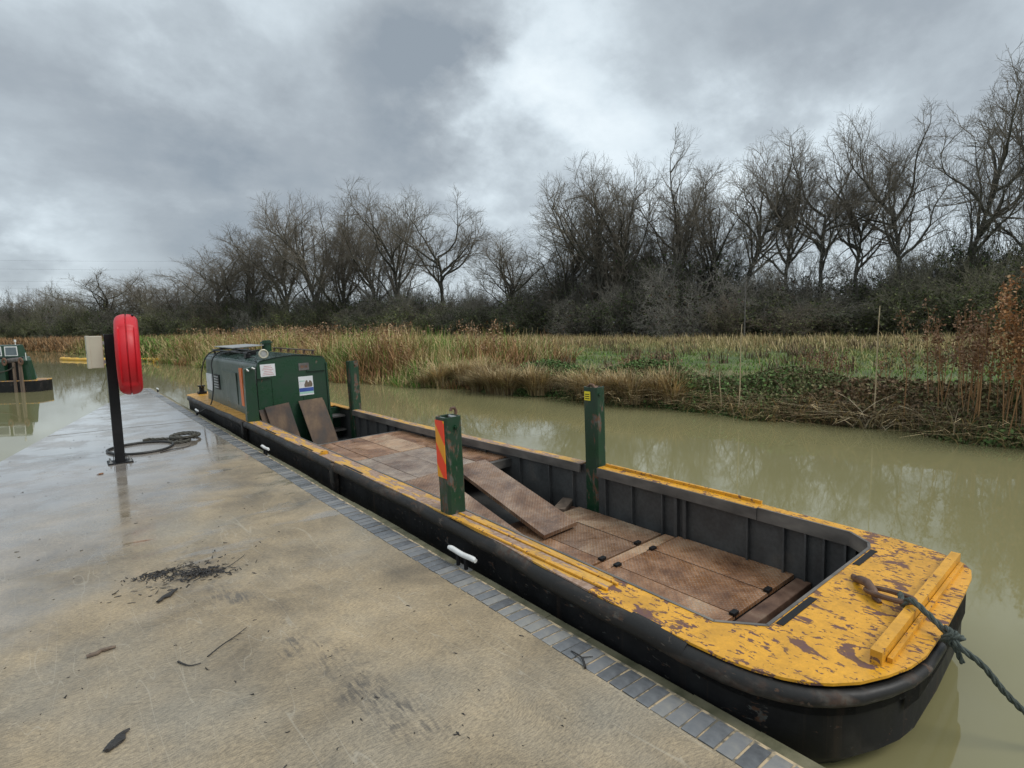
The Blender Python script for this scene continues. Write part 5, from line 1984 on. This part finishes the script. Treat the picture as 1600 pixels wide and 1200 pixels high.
stuff("tall_grass", [tg, dk], "tall bleached grass and dark dock stalks before the wood")

# brambles, nettles and ivy tumbling down the bank on the right
n = 70000
s = S0 - 5 + 15.5 * rng.random(n)
d = -.15 + 2.1 * rng.random(n) ** 1.2
b = bank_pt(s, d)
hmax = np.clip(.52 * np.sin(np.clip((d + .15) / 2.3, 0, 1) * np.pi) + .06, .03, .7) * (.3 + 1.0 * patch(s, d, 3.6, .4))
b[:, 2] += hmax * rng.random(n) ** .5
brownish = np.clip(patch(s, d, 2.4, 2.0) * 1.2 - .1 + (S0 + 3.0 - s) * .12 + rng.normal(0, .2, n), 0, 1)
cols = pick(LEAF[:4], n, .55) * (1 - brownish[:, None]) + pick([(.15, .095, .052), (.11, .072, .042), (.19, .13, .07), (.09, .095, .038)], n, .4) * brownish[:, None]
lv = leaf_cloud(b, uni(.018, .05, n), cols, rng, None)
n = 9000
s, d = S0 - 5 + 15.5 * rng.random(n), -.05 + 2.3 * rng.random(n)
stm = blades(bank_pt(s, d), uni(.25, .7, n), uni(.008, .017, n), uni(.3, 1.7, n), uni(0, 6.3, n), pick([(.24, .165, .095), (.18, .12, .07), (.36, .28, .17), (.13, .095, .06)], n), segs=4)
n = 900
s, d = S0 - 3 + 11 * rng.random(n), -.15 + .5 * rng.random(n)
flat = blades(bank_pt(s, d), uni(.3, .8, n), uni(.010, .022, n), uni(1.0, 2.2, n), uni(2.0, 4.6, n), pick(STRAW, n), segs=4)
stuff("undergrowth", [lv, stm, flat], "tangle of brambles, nettles and dead stems on the canal bank")
# fallen straw canes at the waterline below the tall cane
n = 60
s, d = S0 + 1.7 + .5 * rng.random(n), -.2 + .35 * rng.random(n)
cane = blades(bank_pt(s, d) + np.array([0, 0, .08]), uni(.3, .75, n), uni(.018, .03, n), uni(.8, 2.4, n), uni(0, 6.3, n), pick([(.50, .42, .28), (.42, .34, .21)], n), segs=3)
stuff("fallen_canes", [cane], "broken pale canes lying at the waterline")

# reed bed beyond the barge cabin
n = 26000
s = S0 + 11.8 + 27 * rng.random(n) ** 1.1
d = -.25 + 6.0 * rng.random(n) ** 1.4
p = bank_pt(s, d)
edge = np.clip((d + .45) / 1.3, .4, 1)
ht = uni(.7, 1.6, n) * edge * (.75 + .45 * patch(s, d, 1.3, .7)) * np.clip(.55 + (s - S0 - 11.8) / 6, .55, 1)
pk = patch(s, d, 2.1, 2.5)[:, None]
cols = np.where(pk > .58, pick(BROWN + [(.27, .15, .07)], n, .4), np.where(pk > .34, pick(STRAW + TAN, n, .35), pick(TAN + GREEN, n, .35)))
gr = (rng.random(n) < .16)[:, None]
cols = np.where(gr, pick(GREEN, n) * .9, cols)
rd = blades(p, ht, uni(.016, .04, n), uni(.05, 1.15, n), uni(0, 6.3, n), cols, segs=3)
n = 1700
s, d = S0 + 10.5 + 28 * rng.random(n), .6 + 6 * rng.random(n)
kp = patch(s, d, 1.9, .9) * np.clip((s - S0 - 10) / 6, .1, 1) > .42
s, d = s[kp], d[kp]
n = len(s)
pp = bank_pt(s, d)
ph = uni(.75, 1.75, n)
stem = blades(pp, ph, uni(.012, .02, n), uni(0, .18, n), uni(0, 6.3, n), pick(BROWN, n), segs=3)
cen = np.repeat(pp, 9, axis=0) + rng.normal(0, .06, (n * 9, 3)) + np.stack([np.zeros(n * 9), np.zeros(n * 9), np.repeat(ph * .88, 9) + uni(-.2, .12, n * 9)], 1)
plume = leaf_cloud(cen, uni(.02, .06, n * 9), pick([(.20, .115, .062), (.25, .155, .09), (.17, .09, .045), (.30, .21, .13)], n * 9), rng, None)
stuff("reed_bed", [rd, stem, plume], "brown and straw coloured reed bed behind the cabin")
# rough grass of the far left bank, greenish then brown
n = 26000
s = S0 + 34 + 75 * rng.random(n)
d = -.2 + 14 * rng.random(n) ** 1.8
f_ = np.clip((s - S0 - 58) / 12, 0, 1)[:, None]
cols = pick(TAN + GREEN + [(.16, .15, .06)], n) * (1 - f_) + pick(BROWN + [(.15, .11, .06)], n) * f_
lg = blades(bank_pt(s, d), uni(.5, 1.3, n) * np.clip((d + .4) / 1.2, .4, 1), uni(.06, .14, n), uni(.1, .9, n), uni(0, 6.3, n), cols, segs=3)
stuff("rough_grass", [lg], "rough greenish brown grass on the distant bank behind the lifebuoy")

# drooping sedge tussocks along the waterline
tus = []
for q in range(3):
    g = np.random.default_rng(300 + q)
    n = 420
    r0 = g.random(n) ** .5 * .22
    az = g.uniform(0, 6.3, n)
    base = np.stack([np.cos(az) * r0, np.sin(az) * r0, np.zeros(n)], 1)
    cols = np.array(STRAW + STRAW + [(.50, .40, .25), (.22, .22, .08), (.22, .13, .06)])[g.integers(0, 9, n)] * g.uniform(.5, 1.35, (n, 1))
    V, F, C = blades(base, g.uniform(.45, .95, n), g.uniform(.014, .030, n), g.uniform(.1, 1.25, n), az + g.normal(0, .5, n), cols, curl=1.0, segs=4)
    V[:, 2] = np.maximum(V[:, 2], -.12)
    tus.append(mesh_np("sedge_tussock", V, F, MAT["veg"], C))
k = 0
g3 = random.Random(9)
for sv in np.arange(S0 + 5.6, S0 + 13.6, .30):
    o = link(bpy.data.objects.new("sedge_tussock", tus[k % 3]))
    o.location = bank_pt(sv + g3.uniform(-.2, .2), g3.uniform(-.05, .55))
    o.rotation_euler = (0, 0, g3.uniform(0, 6.3))
    sc = g3.uniform(.75, 1.15)
    o.scale = (sc, sc, sc * g3.uniform(.75, 1.05))
    tag(o, "straw coloured sedge tussock drooping over the waterline", "sedge", "sedge tussocks along the far waterline")
    k += 1


# single tall canes and dead flower stands
def cane_thing(px, y0, y1, dep_d, lean, label, r=.012, col=None):
    s_, d_ = px, dep_d
    p = Vector(bank_pt(s_, d_))
    mb = MB()
    pts = [p + Vector((lean * t * .5, -lean * t * .4, (y1 - y0) * t)) + Vector((.02 * math.sin(6 * t), 0, 0)) for t in np.linspace(0, 1, 9)]
    mb.tube(pts, list(np.linspace(r, r * .55, 9)), 7)
    for q in (2, 4, 6):
        mb.tube([pts[q], pts[q] + Vector((.0, .0, .015))], r * 1.2, 7)
    tag(mb.build("dead_cane", MAT["cane"], None, True), label, "cane", "single dead canes on the far bank")


MAT["cane"] = noisy("dry cane", [(0.3, (.34, .26, .15)), (0.7, (.50, .41, .26))], 12, (.6, .8), .3)
cane_thing(S0 + 4.05, 0, 1.68, .12, .05, "tall pale dead cane standing alone at the waterline")
cane_thing(S0 + 4.45, 0, .80, .05, -.06, "short pale cane stump just left of the tall lone cane")
cane_thing(S0 + 1.95, 0, 1.95, .10, .03, "tallest pale cane rising from the broken canes at the waterline")
cane_thing(S0 + 8.6, 0, .62, .9, .35, "thin slanting straw stalk behind the far guide post", .009)


def flower_stand(s_, d_, n, hgt, spread, label, seed, cols, dens=70, head=(.45, 1.0)):
    g = np.random.default_rng(seed)
    base = np.stack([g.normal(0, spread, n), g.normal(0, spread, n), np.zeros(n)], 1)
    dirs = np.stack([g.normal(0, .05, n), g.normal(0, .05, n), np.ones(n)], 1)
    ln = hgt * g.uniform(.75, 1.05, n)
    l0 = grow(base, dirs, ln, 8, .035, .02, g)
    v0, f0 = tubes(l0, taper(np.full(n, .009), .003, 9), 5)
    c0 = np.array([(.34, .19, .085)]) * g.uniform(.7, 1.3, (len(v0), 1))
    p, d, t = spawn(l0, 10, head[0], 1, .55, .2, g)
    l1 = grow(p, d, g.uniform(.10, .26, len(t)), 3, .12, .05, g)
    v1, f1 = tubes(l1, taper(np.full(len(t), .003), .0015, 4), 3)
    c1 = np.array([(.30, .16, .07)]) * g.uniform(.7, 1.3, (len(v1), 1))
    pts = np.concatenate([l1.reshape(-1, 3)])
    m = n * dens
    cen = pts[g.integers(0, len(pts), m)] + g.normal(0, .03, (m, 3))
    cc = np.array(cols)[g.integers(0, len(cols), m)] * g.uniform(.65, 1.3, (m, 1))
    LV, LF, LC = leaf_cloud(cen, g.uniform(.012, .034, m), cc, g, None)
    root = empty("dead_flower_stand", bank_pt(s_, d_))
    V, F, C = join([(v0, f0, c0), (v1, f1, c1)])
    for nm, me_ in (("stems", mesh_np("stems", V, F, MAT["veg"], C)), ("seed_heads", mesh_np("seed_heads", LV, LF, MAT["veg"], LC))):
        link(bpy.data.objects.new(nm, me_), root)["kind"] = "stuff"
    tag(root, label, "plant", "dead flower stands on the far bank")


RUST = [(.30, .14, .055), (.36, .18, .075), (.24, .11, .05), (.38, .24, .13)]
DULL = [(.19, .105, .06), (.15, .085, .05), (.24, .15, .09)]
flower_stand(S0 - .10, .35, 46, 2.1, .26, "tall rusty orange dead willowherb stand nearest the right edge", 401, RUST, 170, (.36, 1))
flower_stand(S0 - .75, .6, 46, 2.35, .30, "rusty brown willowherb stand cut by the right edge of the view", 402, RUST + DULL, 170, (.36, 1))
flower_stand(S0 + .85, .7, 18, 1.65, .22, "dull brown rounded dead flower stand left of the rusty willowherb", 403, DULL, 110, (.45, 1))
flower_stand(S0 + .55, .5, 4, 1.45, .15, "few thin pale stems between the brown and the rusty stands", 404, DULL, 60, (.6, 1))
flower_stand(S0 + 3.05, 2.3, 12, .75, .35, "low brown dead bush in the grass behind the tall lone cane", 405, DULL, 60, (.25, 1))
flower_stand(S0 + 1.75, 3.6, 14, .85, .5, "grey green weed clump in the field behind the tallest cane", 406, [(.07, .09, .04), (.10, .10, .05), (.16, .12, .07)], 60, (.2, 1))
flower_stand(S0 + 7.2, 2.0, 14, .6, .5, "low reddish bramble patch behind the sedge beside the far guide post", 407, DULL, 60, (.2, 1))

# ------------------------------------------------------------------ power lines far off on the left
for q, (zt, zb) in enumerate(((404, 401), (417, 414), (436, 432), (446, 443))):
    dep = 260.0
    a_ = field_pt((-260 - 800) / 875.75 * dep, dep, 1.6 + (horizon(-260) - zt) / 875.75 * dep)
    b_ = field_pt((520 - 800) / 875.75 * dep, dep, 1.6 + (horizon(520) - zb - 8) / 875.75 * dep)
    mb = MB()
    mb.tube([a_.lerp(b_, t) - Vector((0, 0, 2.2 * 4 * t * (1 - t) * .5)) for t in np.linspace(0, 1, 15)], .02, 5)
    tag(mb.build("overhead_cable", MAT["rope_dark"]), ("topmost", "second", "third", "lowest")[q] + " of the faint power cables crossing the sky at left", "cable", "overhead power cables")
